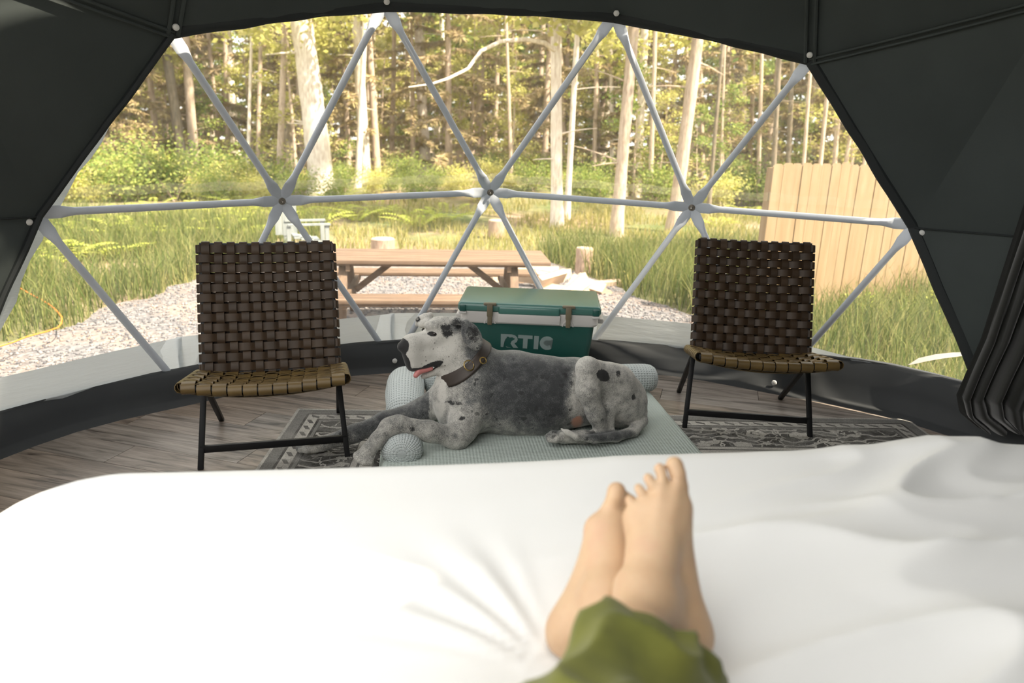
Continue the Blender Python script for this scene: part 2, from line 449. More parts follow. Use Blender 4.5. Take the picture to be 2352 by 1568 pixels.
# grey vinyl skirt along the foot of the window and cover margin along its left edge
bases = sorted([i for i in win_v if glat(i) < 0], key=gaz)
for a, b in zip(bases[:-1], bases[1:]):
    A, B = hub(a, RP+.01), hub(b, RP+.01); e_ = (B-A).normalized()*.012; A, B = A-e_, B+e_; n = 18; v = []
    tall = 0.30 if gaz(b) < 40 else 0.27
    nr = ((A+B)/2).normalized()
    for i in range(n+1):
        t_ = i/n; p = A.lerp(B, t_)
        hh = tall if gaz(a) < 30 else tall*(1-0.30*t_)
        for j in range(7):
            z = hh*j/6; w = 0.006*math.sin(t_*9+j*1.3+a)*(j/6)
            lean = 0.02*z
            v.append(Vector((p.x, p.y, z))+nr*(w-lean))
    f = [(i*7+j, (i+1)*7+j, (i+1)*7+j+1, i*7+j+1) for i in range(n) for j in range(6)]
    obj('skirt_panel', mesh_np('skirt_panel', v, f, True), M_SKIRT, WIN)
topL = min([i for i in win_v if 24 < glat(i) < 28], key=gaz); midL = mids[0]; botL = bases[0]
topR = max([i for i in win_v if 24 < glat(i) < 28], key=gaz); midR = mids[-1]; botR = bases[-1]
def margin(i, j, w0, w1, target):
    a, b = hub(i, R+.045), hub(j, R+.045); v = []; n = 12
    for k in range(n+1):
        t_ = k/n; p = a.lerp(b, t_); q = (target-p); w = (w0+(w1-w0)*t_)*(1+0.10*math.sin(k*1.9))
        d = (b-a).normalized(); q = (q-d*q.dot(d)).normalized()
        v += [p-q*0.06, p+q*w]
    obj('cover_margin', mesh_np('cover_margin', v, [(2*k, 2*k+2, 2*k+3, 2*k+1) for k in range(n)], True), M_MARGIN, WIN)
margin(topL, midL, .045, .085, hub(mids[1], R)); margin(midL, botL, .085, .10, hub(bases[1], R))
# small curved vinyl flap at the right foot of the window
fa = [on_y(2085, 838, 1.93), on_y(2110, 822, 1.91), on_y(2150, 813, 1.86), on_y(2190, 809, 1.80), on_y(2240, 808, 1.72)]
fb = [on_y(2100, 836, 1.93), on_y(2130, 829, 1.89), on_y(2165, 823, 1.84), on_y(2205, 818, 1.78), on_y(2245, 815, 1.70)]
v = []
for p, q in zip(fa, fb): v += [p, q]
obj('vinyl_flap', mesh_np('vinyl_flap', v, [(2*k, 2*k+2, 2*k+3, 2*k+1) for k in range(4)], True), M_FLAP, WIN)
# added window outside the view, lets extra daylight onto the bed
ADDEDW = tag(empty('window_2_added'), 'added unseen clear vinyl side and roof window that brightens the bed', kind='structure')
for f in added_win_f:
    v, ff = tri_patch(*[hub(i, RP) for i in f], 4, -0.006); obj('pane', mesh_np('pane', v, ff, True), M_PANE, ADDEDW)
for (a, b), c in edges_of(added_win_f).items(): strut(hub(a), hub(b), ADDEDW)

# dark rolled hem of the liner round the window, and seams with twin ridges
def wavy(a, b, n, amp, seed, drop=0.0):
    pts = []
    for k in range(n+1):
        t_ = k/n; p = a.lerp(b, t_); s_ = math.sin(math.pi*t_)
        w = mnoise.noise(Vector((t_*5, seed*3.1, 0)))*amp*s_
        pts.append(p+Vector((0, 0, w+drop*s_)) + Vector((p.x, p.y, 0)).normalized()*w*0.3)
    return pts
tops = sorted([i for i in win_v if glat(i) > 24], key=gaz)
for s_, (a, b) in enumerate(zip(tops[:-1], tops[1:])):
    MB().tube(wavy(hub(a, RL), hub(b, RL), 22, .012, s_, 0.012), [(0.012, .026)]*23, 8).build('hem', M_HEM, LINER['ceiling'])
for s_, (a, b, w) in enumerate(((topL, midL, 'wall_left'), (midL, botL, 'wall_left'), (topR, midR, 'wall_right'), (midR, botR, 'wall_right'))):
    MB().tube(wavy(hub(a, RL), hub(b, RL), 22, .016, s_+9), [(0.016, .026)]*23, 8).build('hem', M_HEM, LINER[w])
def seam(a, b, par, gap=0.018, r=0.006):
    d = (b-a).normalized(); o = d.cross((a+b)/2-Vector((0, 0, .6))).normalized()
    for s_ in (-1, 1):
        MB().tube([a.lerp(b, k/10)+o*gap*s_+(Vector((0, 0, .6))-a.lerp(b, k/10)).normalized()*(.012+.012*math.sin(math.pi*k/10)) for k in range(11)], r, 6).build('seam', M_LINER, par)
for ti in (topL, topR):
    ups = [i for i in range(len(GP)) if glat(i) > 33 and (GP[i]-GP[ti]).length < 0.5]
    for j in ups:
        if abs(gaz(j)-gaz(ti)) < 2: seam(hub(ti, RL), hub(j, RL), LINER['ceiling'], 0.02, 0.009)
        elif abs(gaz(j)) > abs(gaz(ti)): seam(hub(ti, RL), hub(j, RL), LINER['ceiling'], 0.012, 0.006)
    nb = [i for i in range(len(GP)) if 24 < glat(i) < 33 and (GP[i]-GP[ti]).length < 0.5 and abs(gaz(i)) > abs(gaz(ti))+5]
    for j in nb: seam(hub(ti, RL), hub(j, RL), LINER['wall_left' if ti == topL else 'wall_right'], 0.012, 0.006)
for mi, w in ((midL, 'wall_left'), (midR, 'wall_right')):
    nb = [i for i in range(len(GP)) if 8 < glat(i) < 12 and (GP[i]-GP[mi]).length < 0.5 and abs(gaz(i)) > abs(gaz(mi))+5]
    for j in nb: MB().tube([hub(mi, RL).lerp(hub(j, RL), k/6)*1.0-GP[mi]*.012 for k in range(7)], .004, 6).build('seam', M_HEM, LINER[w])

# black base band (all round), with snap buttons
BAND = tag(empty('baseboard_front'), 'dark charcoal fabric base band below the dome window', kind='structure')
n = 90; v = []; f = []
def band_r(az, z): return 2.60+0.06*z/0.16 + 0.02*math.cos(math.radians(az*15))
for i in range(n):
    az = -180+360*i/n; a = math.radians(az)
    top = 0.155+(0.09*sstep(20, 48, az) if az < 75 else 0.09)
    if az > 90: top = 0.155
    top = float(top)
    for z, e in ((0.0, 0.03), (0.022, 0.005), (0.03, 0.0), (top*.5, .006), (top-0.02, 0.0), (top-.008, -.008), (top, 0.01), (top-.004, 0.06)):
        r = band_r(az, min(z, .16))-e+0.01*math.sin(i*1.3+z*20)*(z > .03)
        if z > top-.005: r = band_r(az, .16)+e
        v.append((r*math.sin(a), r*math.cos(a), z))
m = 8
f = [(i*m+j, ((i+1) % n)*m+j, ((i+1) % n)*m+j+1, i*m+j+1) for i in range(n) for j in range(m-1)]
obj('band', mesh_np('band', v, f, True), M_BAND, BAND)
for (px, py) in ((907, 829), (1778, 879)):
    d = ray(px, py); a_ = d[0]**2+d[1]**2; b_ = 2*(CAM[0]*d[0]+CAM[1]*d[1]); c_ = CAM[0]**2+CAM[1]**2-2.585**2
    p = Vector(CAM+d*(-b_+math.sqrt(b_*b_-4*a_*c_))/(2*a_)); az = math.degrees(math.atan2(p.x, p.y)); rr = band_r(az, p.z)-.008
    p.x, p.y = rr*math.sin(math.radians(az)), rr*math.cos(math.radians(az))
    obj('snap_button', but_me, None, BAND, p, Vector((-p.x, -p.y, 0)).to_track_quat('Z', 'Y').to_euler())

# ------------------------------------------------------------------ floor: planks on a round deck
def plank_mat():
    m, t, p = nt('rustic_plank'); v = coords(t, 'Object', (1, 9, 4), True); oi = N(t, 'ObjectInfo')
    g = noise(t, v, 2.6, 6, 0.62, 0.9); g2 = noise(t, coords(t, 'Object', (3.0, 60, 8), True), 1.6, 4, 0.6)
    base = ramp(t, oi.outputs['Random'], [(0.0, (0.30, 0.25, 0.21)), (0.35, (0.36, 0.29, 0.235)), (0.6, (0.40, 0.36, 0.33)), (0.85, (0.27, 0.235, 0.205)), (1.0, (0.38, 0.31, 0.26))])
    dark = ramp(t, g, [(0.32, (0.14, 0.12, 0.105)), (0.46, (0.66, 0.64, 0.62)), (0.70, (1.15, 1.12, 1.1))])
    c = mixc(t, 1.0, base, dark, 'MULTIPLY'); fine = ramp(t, g2, [(0.33, (0.55, 0.52, 0.5)), (0.55, (1, 1, 1))]); c = mixc(t, 0.6, c, fine, 'MULTIPLY')
    L(t, c, p.inputs['Base Color']); p.inputs['Roughness'].default_value = 0.42; p.inputs['Specular IOR Level'].default_value = 0.45
    bump(t, p, g2, 0.25, 0.002); return m
M_PLANK = plank_mat(); M_GAP = simple('plank_gap', (0.06, 0.045, 0.035), 0.9)
deck = MB(); deck.lathe([(2.86, -0.30), (2.86, -0.011), (2.84, -0.0105)], 72)
FLOOR = tag(deck.build('floor', M_GAP), 'floor of rustic grey-brown planks laid on the slant', kind='structure')
ang = math.radians(-23.2); U = Vector((math.cos(ang), math.sin(ang))); Vv = Vector((-math.sin(ang), math.cos(ang)))
def clip_poly(poly, cp):
    out = poly
    for i in range(len(cp)):
        a, b = cp[i], cp[(i+1) % len(cp)]; inp = out; out = []
        if not inp: return []
        def ins(p): return (b[0]-a[0])*(p[1]-a[1])-(b[1]-a[1])*(p[0]-a[0]) >= 0
        for k in range(len(inp)):
            p, q = inp[k-1], inp[k]
            ip, iq = ins(p), ins(q)
            if ip != iq:
                d1 = (b[0]-a[0])*(p[1]-a[1])-(b[1]-a[1])*(p[0]-a[0]); d2 = (b[0]-a[0])*(q[1]-a[1])-(b[1]-a[1])*(q[0]-a[0]); tt = d1/(d1-d2)
                out.append((p[0]+(q[0]-p[0])*tt, p[1]+(q[1]-p[1])*tt))
            if iq: out.append(q)
    return out
circ = [(2.76*math.cos(2*math.pi*k/48), 2.76*math.sin(2*math.pi*k/48)) for k in range(48)]
PW, PL = 0.172, 1.22
e1 = on_z(815, 909.5); row0 = Vector((e1.x, e1.y)).dot(Vv); col0 = Vector((e1.x, e1.y)).dot(U)
for r_ in range(-34, 18):
    v0 = row0+r_*PW
    if v0 > 2.8 or v0+PW < -2.8: continue
    sh = col0+(r_*0.414 % 1.0)*PL
    for c_ in range(-6, 6):
        u0 = sh+c_*PL
        if u0 > 2.8 or u0+PL < -2.8: continue
        quad = [U*(u0+.0012)+Vv*(v0+.0012), U*(u0+PL-.0012)+Vv*(v0+.0012), U*(u0+PL-.0012)+Vv*(v0+PW-.0012), U*(u0+.0012)+Vv*(v0+PW-.0012)]
        poly = clip_poly([(q.x, q.y) for q in quad], circ)
        if len(poly) < 3: continue
        cx, cy = (U*(u0+PL/2)+Vv*(v0+PW/2))
        loc = [((x-cx)*U.x+(y-cy)*U.y, (x-cx)*Vv.x+(y-cy)*Vv.y) for x, y in poly]
        MB().prism(loc, -0.0098, 0.0).build('plank', M_PLANK, FLOOR, (cx, cy, 0), (0, 0, ang))
# ================================================================== outdoors
def leaf_mat(name, c1, c2, c3, trans=0.45):
    m = bpy.data.materials.new(name); m.use_nodes = True; t = m.node_tree; t.nodes.remove(t.nodes['Principled BSDF']); out = t.nodes['Material Output']
    g = N(t, 'NewGeometry'); oi = N(t, 'ObjectInfo')
    r = mathn(t, 'FRACT', mathn(t, 'ADD', g.outputs['Random Per Island'], mathn(t, 'MULTIPLY', oi.outputs['Random'], 0.35)))
    c = ramp(t, r, [(0.0, c1), (0.5, c2), (1.0, c3)])
    d = N(t, 'BsdfDiffuse'); L(t, c, d.inputs[0]); tl = N(t, 'BsdfTranslucent'); L(t, c, tl.inputs[0])
    a = N(t, 'MixShader'); a.inputs[0].default_value = trans; L(t, d.outputs[0], a.inputs[1]); L(t, tl.outputs[0], a.inputs[2]); L(t, a.outputs[0], out.inputs[0]); return m
M_LEAF = leaf_mat('spring_leaf', (0.42, 0.42, 0.11), (0.54, 0.52, 0.15), (0.62, 0.57, 0.26))
M_LEAFD = leaf_mat('shrub_leaf', (0.16, 0.24, 0.06), (0.28, 0.34, 0.09), (0.42, 0.44, 0.13))
M_TWIG = leaf_mat('spruce_twig', (0.36, 0.26, 0.15), (0.36, 0.31, 0.14), (0.54, 0.41, 0.26), 0.25)
M_GRASS = leaf_mat('grass_blade', (0.07, 0.105, 0.03), (0.16, 0.19, 0.06), (0.31, 0.29, 0.12), 0.4)
M_STRAW = leaf_mat('straw_grass', (0.20, 0.21, 0.06), (0.36, 0.33, 0.12), (0.48, 0.41, 0.20), 0.4)
M_FERN = leaf_mat('fern_leaf', (0.34, 0.42, 0.07), (0.46, 0.50, 0.10), (0.55, 0.55, 0.16), 0.45)
def bark(name, c1, c2, sc=(5, 5, 1.1)):
    m, t, p = nt(name); v = coords(t, 'Object', sc, True); n = noise(t, v, 4, 5, 0.65)
    L(t, ramp(t, n, [(0.32, c1), (0.62, c2)]), p.inputs['Base Color']); p.inputs['Roughness'].default_value = 0.9
    bump(t, p, n, 0.6, 0.04); return m
M_BPALE = bark('pale_bark', (0.52, 0.41, 0.32), (0.80, 0.72, 0.62)); M_BMID = bark('brown_bark', (0.34, 0.25, 0.18), (0.56, 0.44, 0.34)); M_BDARK = bark('dark_bark', (0.10, 0.08, 0.05), (0.25, 0.20, 0.14))

# --- ground
def ground_mat():
    m, t, p = nt('forest_ground'); v = coords(t); n1 = noise(t, v, 0.35, 4); n2 = noise(t, v, 5, 5, 0.7)
    c = ramp(t, n1, [(0.35, (0.11, 0.14, 0.04)), (0.5, (0.19, 0.17, 0.08)), (0.65, (0.30, 0.21, 0.145))])
    c = mixc(t, 0.8, c, ramp(t, n2, [(0.3, (0.5, 0.48, 0.45)), (0.7, (1.3, 1.25, 1.2))]), 'MULTIPLY')
    L(t, c, p.inputs['Base Color']); p.inputs['Roughness'].default_value = 0.95; bump(t, p, n2, 0.8, 0.05); return m
gx = np.linspace(-60, 60, 121); gy = np.linspace(-40, 80, 121)
X, Y = np.meshgrid(gx, gy, indexing='ij'); far = np.clip((np.hypot(X, Y)-14)/10, 0, 1)
Z = GZ + far*0.35*np.sin(X*0.35+1)*np.cos(Y*0.27) - 0.02
gv = np.stack([X.ravel(), Y.ravel(), Z.ravel()], 1); ii, jj = np.meshgrid(np.arange(120), np.arange(120), indexing='ij'); b_ = (ii*121+jj).ravel()
GROUND = tag(obj('ground', mesh_fast('ground', gv, np.stack([b_, b_+121, b_+122, b_+1], 1), True), ground_mat()), 'leaf-littered forest clearing around the dome', kind='structure')
def gz(x, y):
    fr = min(1, max(0, (math.hypot(x, y)-14)/10)); return GZ+fr*0.35*math.sin(x*.35+1)*math.cos(y*.27)-0.02
gp = [on_z(px, py, GZ) for px, py in ((-260, 830), (0, 800), (150, 757), (330, 682), (450, 640), (600, 610), (760, 590), (1000, 575), (1250, 600), (1400, 650), (1470, 682), (1600, 728), (1700, 800))]
gpoly = [(p.x, p.y) for p in gp]+[(2.3, 2.4), (0, 2.6), (-2.6, 1.6), (-3.6, 1.2)]
def dens(poly, step=0.25, wob=0.12):
    out = []
    for a, b in zip(poly, poly[1:]+poly[:1]):
        n = max(1, int(math.dist(a, b)/step))
        for k in range(n):
            x = a[0]+(b[0]-a[0])*k/n; y = a[1]+(b[1]-a[1])*k/n; q = mnoise.noise_vector(Vector((x*2, y*2, 3)))
            out.append((x+q.x*wob*2, y+q.y*wob*2))
    return out
gpoly_d = dens(gpoly)
def gravel_mat():
    m, t, p = nt('grey_gravel'); v = coords(t)
    vo = N(t, 'TexVoronoi'); vo.inputs['Scale'].default_value = 26; L(t, v, vo.inputs['Vector'])
    n = noise(t, v, 1.2, 3); c = ramp(t, vo.outputs['Color'], [(0.1, (0.07, 0.069, 0.074)), (0.6, (0.15, 0.143, 0.145)), (0.95, (0.23, 0.21, 0.2))])
    c = mixc(t, ramp(t, n, [(0.45, (0, 0, 0)), (0.7, (.6, .6, .6))]), c, (0.27, 0.195, 0.15)); L(t, c, p.inputs['Base Color'])
    p.inputs['Roughness'].default_value = 0.9; bump(t, p, vo.outputs['Distance'], 0.8, 0.02); return m
GRAVEL = MB(); GRAVEL.prism(gpoly_d, GZ-0.05, GZ+0.004); GRAVEL = tag(GRAVEL.build('ground_gravel', gravel_mat()), 'grey gravel pad in front of the dome', kind='structure')
def inpoly(x, y, poly):
    c = np.zeros(np.shape(x), bool); n = len(poly)
    for i in range(n):
        x1, y1 = poly[i]; x2, y2 = poly[i-1]
        m = ((y1 > y) != (y2 > y)) & (x < (x2-x1)*(y-y1)/((y2-y1) if y2 != y1 else 1e-9)+x1); c ^= m
    return c
# loose stones
n = 15000; x = RNG.uniform(-5, 3.2, n*3); y = 2.5+RNG.uniform(0, 1, n*3)**1.2*6.5; k = inpoly(x, y, gpoly_d); x, y = x[k][:n], y[k][:n]; n = len(x)
s = RNG.uniform(.009, .024, n); oc = np.array([(1, 0, 0), (0, 1, 0), (-1, 0, 0), (0, -1, 0), (0, 0, .7), (0, 0, -.7)], float); ft = np.array([(0, 1, 4), (1, 2, 4), (2, 3, 4), (3, 0, 4), (1, 0, 5), (2, 1, 5), (3, 2, 5), (0, 3, 5)])
jit = RNG.uniform(.7, 1.3, (n, 6, 3)); a = RNG.uniform(0, 6.28, n); P = oc[None]*jit*s[:, None, None]
Q = P.copy(); Q[..., 0] = P[..., 0]*np.cos(a)[:, None]-P[..., 1]*np.sin(a)[:, None]; Q[..., 1] = P[..., 0]*np.sin(a)[:, None]+P[..., 1]*np.cos(a)[:, None]
Q += np.stack([x, y, np.full(n, GZ+.008)], 1)[:, None]
m_, t_, p_ = nt('gravel_stone'); g_ = N(t_, 'NewGeometry'); L(t_, ramp(t_, g_.outputs['Random Per Island'], [(0, (.065, .065, .072)), (.5, (.16, .153, .156)), (.85, (.26, .235, .225)), (1, (.25, .16, .12))]), p_.inputs[0]); p_.inputs['Roughness'].default_value = .9
tag(obj('gravel', mesh_fast('gravel', Q.reshape(-1, 3), (ft[None]+6*np.arange(n)[:, None, None]).reshape(-1, 3)), m_), 'loose grey and pinkish gravel stones outside the window', 'gravel', kind='stuff')

# --- grass blades
def blades(x, y, h, w, zf):
    n = len(x); a = RNG.uniform(0, 6.28, n); lean = RNG.uniform(.1, .75, n)*h; b = RNG.uniform(0, 6.28, n); z = zf
    dx, dy = np.cos(a)*w, np.sin(a)*w; lx, ly = np.cos(b)*lean, np.sin(b)*lean
    V = np.stack([np.stack([x-dx, y-dy, z], 1), np.stack([x+dx, y+dy, z], 1), np.stack([x+lx*.35-dx*.7, y+ly*.35-dy*.7, z+h*.6], 1), np.stack([x+lx*.35+dx*.7, y+ly*.35+dy*.7, z+h*.6], 1), np.stack([x+lx, y+ly, z+h], 1)], 1)
    F = np.array([(0, 1, 3), (0, 3, 2), (2, 3, 4)]); return V.reshape(-1, 3), (F[None]+5*np.arange(n)[:, None, None]).reshape(-1, 3)
def patch(name, label, n, rx, ry, hr, w, dens_pow=1.0, thin=0.0):
    x = RNG.uniform(*rx, n); y = ry[0]+(ry[1]-ry[0])*RNG.uniform(0, 1, n)**dens_pow
    edge = inpoly(x, y, gpoly_d); cl = np.array([mnoise.noise(Vector((float(p)*.6, float(q)*.6, 1.0))) for p, q in zip(x, y)])
    k = (~edge) & (np.hypot(x, y) > 3.0) & (cl > thin-0.35); x, y, cl = x[k], y[k], cl[k]; n = len(x)
    h = RNG.uniform(*hr, n)*(0.75+0.5*np.clip(cl+.4, 0, 1.2)); zf = np.array([gz(float(p), float(q)) for p, q in zip(x, y)])
    V, F = blades(x, y, h, w*RNG.uniform(.6, 1.3, n)*(1+np.hypot(x, y)/14), zf); return tag(obj(name, mesh_fast(name, V, F), M_STRAW if name.startswith('clear') else M_GRASS), label, 'grass', kind='stuff')
patch('tall_grass', 'tall green and straw-coloured grass beside the left of the gravel', 42000, (-10, -2.2), (2.6, 14), (.22, .55), .004, 1.3)
patch('meadow_grass', 'long soft grass growing before the wooden fence', 34000, (1.6, 9), (2.6, 11), (.25, .6), .004, 1.2)
patch('clearing_grass', 'short sunlit grass in the clearing behind the picnic table', 22000, (-6, 8), (8, 19), (.08, .28), .005, 1.2, .2)

# --- ferns
fv, ff = [], []
for k in range(10):
    a = 2*math.pi*k/10+random.uniform(-.2, .2); Lf = random.uniform(.5, .75); rise = random.uniform(.5, .9)
    for s_ in range(14):
        q = s_/13; r = Lf*q; z = rise*(q-0.62*q*q)*.75; w = .17*(1-q)**.7*(0.35+q)+.02
        for sd in (-1, 1):
            c0 = Vector((r*math.cos(a), r*math.sin(a), z)); tg = Vector((math.cos(a), math.sin(a), .2)).normalized(); sdv = Vector((-math.sin(a), math.cos(a), 0))*sd
            tip = c0+sdv*w+tg*w*.35-Vector((0, 0, w*.25)); b0 = len(fv); mid = (c0+tip)/2
            fv += [c0, mid+tg*.018, tip, mid-tg*.018]; ff.append((b0, b0+1, b0+2, b0+3))
fern_me = mesh_np('frond', fv, ff); fern_me.materials.append(M_FERN)
fern_spots = [on_z(px, py, GZ) for px, py in ((150, 520), (215, 500), (290, 515), (350, 490), (420, 505), (470, 485), (520, 515), (560, 490), (600, 520), (640, 500), (690, 490), (730, 520), (770, 495), (820, 505), (870, 490), (930, 500), (505, 545), (400, 540), (300, 550), (210, 545), (960, 520), (1020, 505), (120, 560), (160, 600), (260, 590), (1650, 520), (1720, 500), (560, 545), (2060, 720), (1960, 650), (780, 470), (540, 470))]
for i, p in enumerate(fern_spots):
    o = empty('fern', (p.x, p.y, gz(p.x, p.y)), random.uniform(0, 6.28)); s_ = random.uniform(.8, 1.35); o.scale = (s_, s_, s_)
    tag(o, 'bright green fern clump growing at the clearing edge', 'fern', 'ferns in the clearing'); tag(obj('frond', fern_me, None, o), kind='stuff')

# --- trees
def quads_from(c, d, w, n_, u=None):
    """rhombus leaves: centre c, direction d (scaled to length), half width w"""
    r = RNG.normal(size=(len(c), 3)); s = np.cross(d, r); s /= np.linalg.norm(s, axis=1)[:, None]+1e-9; s *= w[:, None]
    V = np.stack([c-d*.5, c+s, c+d*.5, c-s], 1); return V.reshape(-1, 3), np.arange(len(c)*4).reshape(-1, 4)
def leaf_cloud(centers, radii, per, size, flat=.6):
    cs = []; 
    for c, r in zip(centers, radii):
        p = RNG.normal(size=(per, 3))*r*.5; p[:, 2] *= flat; cs.append(p+np.array(c))
    c = np.concatenate(cs); n = len(c); d = RNG.normal(size=(n, 3)); d[:, 2] *= .5; d /= np.linalg.norm(d, axis=1)[:, None]
    L_ = size*RNG.uniform(.6, 1.4, n); return quads_from(c, d*L_[:, None], L_*.32, n)
def trunk_mb(h, r0, r1, bend=(0, 0), n=10, seg=12, wob=.06, root=True, top=None):
    pts = []; rad = []
    ph = random.uniform(0, 9)
    for k in range(seg+1):
        q = k/seg; z = h*q
        pts.append(Vector((bend[0]*q+wob*math.sin(q*5+ph)*q, bend[1]*q+wob*math.cos(q*4+ph)*q, z)))
        rad.append((r0+(r1-r0)*q)*(1+(.35*math.exp(-z*3.5) if root else 0))*(1+.04*math.sin(k*2.1+ph)))
    return MB().tube(pts, rad, n), pts, rad
def limb(p0, d, Lg, r, droop=0.0, seg=5):
    pts = []; 
    for k in range(seg+1):
        q = k/seg; pts.append(p0+d*Lg*q+Vector((random.uniform(-.04, .04)*Lg*q, random.uniform(-.04, .04)*Lg*q, -droop*q*q*Lg)))
    return pts, [r*(1-.8*k/seg)+.003 for k in range(seg+1)]
TREES = {}
def proto_leafy(key, h, r0, leaves, size, zmin, spread, barkm, leafm):
    tr, pts, rad = trunk_mb(h, r0, r0*.25, (random.uniform(-.5, .5), random.uniform(-.4, .4)))
    cen = []; rr = []; br = MB()
    nb = 16
    for k in range(nb):
        z = zmin+(h*.97-zmin)*(k+.5)/nb; i = min(len(pts)-2, int(z/h*(len(pts)-1))); p0 = pts[i].lerp(pts[i+1], z/h*(len(pts)-1)-i)
        a = random.uniform(0, 6.28); Lg = spread*random.uniform(.5, 1.1)*(1-.45*(z/h)); d = Vector((math.cos(a), math.sin(a), random.uniform(.05, .5))).normalized()
        lp, lr = limb(p0, d, Lg, max(.012, rad[i]*.32), .1); br.tube(lp, lr, 5)
        for q in (2, 3, 4, 5): cen.append(lp[q]); rr.append(.34*Lg)
    V, F = leaf_cloud([tuple(c) for c in cen], rr, max(4, leaves//len(cen)), size)
    tm = tr.mesh('trunk'); tm.materials.append(barkm); bmh = br.mesh('branches'); bmh.materials.append(barkm); fm = mesh_fast('foliage', V, F); fm.materials.append(leafm)
    TREES[key] = (tm, bmh, fm)
def proto_spruce(key, h, r0, barkm, twigm, dens_=1.0, zmin=.6, spread=2.0):
    tr, pts, rad = trunk_mb(h, r0, .02, (random.uniform(-.2, .2), 0)); br = MB(); C_ = []; D_ = []
    nb = int(46*dens_)
    for k in range(nb):
        z = zmin+(h-zmin)*(k/nb)**1.0; a = k*2.4+random.uniform(-.3, .3); Lg = spread*(1-.8*z/h)*random.uniform(.6, 1.1)+.15
        i = min(len(pts)-2, int(z/h*(len(pts)-1))); p0 = pts[i].lerp(pts[i+1], z/h*(len(pts)-1)-i)
        d = Vector((math.cos(a), math.sin(a), random.uniform(-.1, .15))).normalized(); lp, lr = limb(p0, d, Lg, .018, .18); br.tube(lp, lr, 4)
        m = int(150*Lg)
        for _ in range(m):
            q = random.uniform(.15, 1)*5; i2 = min(4, int(q)); c = lp[i2].lerp(lp[i2+1], q-i2); sd = Vector((random.uniform(-1, 1), random.uniform(-1, 1), random.uniform(-.9, .15))).normalized()
            lg = random.uniform(.12, .34); C_.append(c+sd*lg*.5); D_.append(sd*lg)
    C_ = np.array([tuple(c) for c in C_]); D_ = np.array([tuple(c) for c in D_]); V, F = quads_from(C_, D_, np.full(len(C_), .024)*RNG.uniform(.6, 1.5, len(C_)), 0)
    tm = tr.mesh('trunk'); tm.materials.append(barkm); bmh = br.mesh('branches'); bmh.materials.append(barkm); fm = mesh_fast('foliage', V, F); fm.materials.append(twigm)
    TREES[key] = (tm, bmh, fm)
proto_leafy('sap1', 5.2, .045, 2600, .10, .9, 1.5, M_BMID, M_LEAF); proto_leafy('sap2', 7.0, .07, 3600, .11, 1.3, 2.0, M_BMID, M_LEAF); proto_leafy('sap3', 4.0, .03, 1800, .09, .5, 1.2, M_BMID, M_LEAFD)
proto_leafy('tall1', 14, .17, 8000, .17, 3.4, 3.0, M_BPALE, M_LEAF); proto_leafy('tall2', 13, .13, 7500, .17, 3.0, 2.6, M_BMID, M_LEAF); proto_leafy('tall3', 15, .2, 8000, .18, 4.0, 3.2, M_BPALE, M_LEAFD)
proto_spruce('spr1', 11, .13, M_BMID, M_TWIG, 1.0, .8, 2.4); proto_spruce('spr2', 9, .10, M_BMID, M_TWIG, 1.0, .5, 2.0); proto_spruce('spr3', 12, .12, M_BDARK, M_LEAFD, 1.1, .8, 2.2)
def proto_shrub(key, n, h, leafm, size):
    br = MB(); cen = []
    for k in range(12):
        a = random.uniform(0, 6.28); d = Vector((math.cos(a)*.55, math.sin(a)*.55, 1)).normalized(); lp, lr = limb(Vector((0, 0, 0)), d, h*random.uniform(.6, 1.1), .012, .1); br.tube(lp, lr, 4); cen += lp[2:]
    V, F = leaf_cloud([tuple(c) for c in cen], [h*.36]*len(cen), n//len(cen), size, .8)
    bmh = br.mesh('stems'); bmh.materials.append(M_BMID); fm = mesh_fast('foliage', V, F); fm.materials.append(leafm); TREES[key] = (None, bmh, fm)
proto_shrub('shr1', 2400, 1.3, M_LEAFD, .075); proto_shrub('shr2', 2000, 1.0, M_LEAF, .07)
def place(key, x, y, sc, name, label, group, cat='tree', rz=None):
    o = empty(name, (x, y, gz(x, y)-.03), random.uniform(0, 6.28) if rz is None else rz); o.scale = (sc, sc, sc*random.uniform(.92, 1.1)); tag(o, label, cat, group)
    tm, bm_, fm = TREES[key]
    if tm: obj('trunk', tm, None, o)
    obj('branches' if tm else 'stems', bm_, None, o); tag(obj('foliage', fm, None, o), kind='stuff'); return o

# the trunks that can be told apart (base pixel, pixel high on the stem, width in pixels)
def stem_tree(base, high, wpx, barkm, label, foliage=None, fsc=1.0, branches=4, name='tree', D=None, group=None):
    b = on_z(*base, GZ) if D is None else Vector((CAM[0], CAM[1], 0))+Vector((ray(*base)[0], ray(*base)[1], 0)).normalized()*D
    b.z = gz(b.x, b.y)-.05; d = (Vector((b.x, b.y, 0))-Vector((CAM[0], CAM[1], 0))).length
    q = on_y(*high, b.y); r = .5*wpx/FPX*d*.86; h = 13.0; sl = (q.x-b.x)/max(.5, (q.z-b.z)); o = empty(name, b)
    tr, pts, rad = trunk_mb(h, r*1.05, r*.45, (sl*h, random.uniform(-.3, .3)), 14, 26, r*.35)
    tk_ = tr.build('trunk', barkm, o); tag(o, label, 'tree', group)
    for k in range(branches):
        z = random.uniform(1.5, 6.5); i = int(z/h*26); a = random.choice((0, math.pi))+random.uniform(-.6, .6); lp, lr = limb(pts[i], Vector((math.cos(a), math.sin(a), random.uniform(-.15, .45))).normalized(), random.uniform(.4, 1.2), r*.09+.006, .1); MB().tube(lp, lr, 6).build('branch', barkm, tk_)
    if foliage:
        f_ = tag(obj('foliage', TREES[foliage][2], None, o), kind='stuff'); f_.scale = (fsc, fsc, fsc); f_.location = (sl*h*.5, 0, .5)
    return o, pts
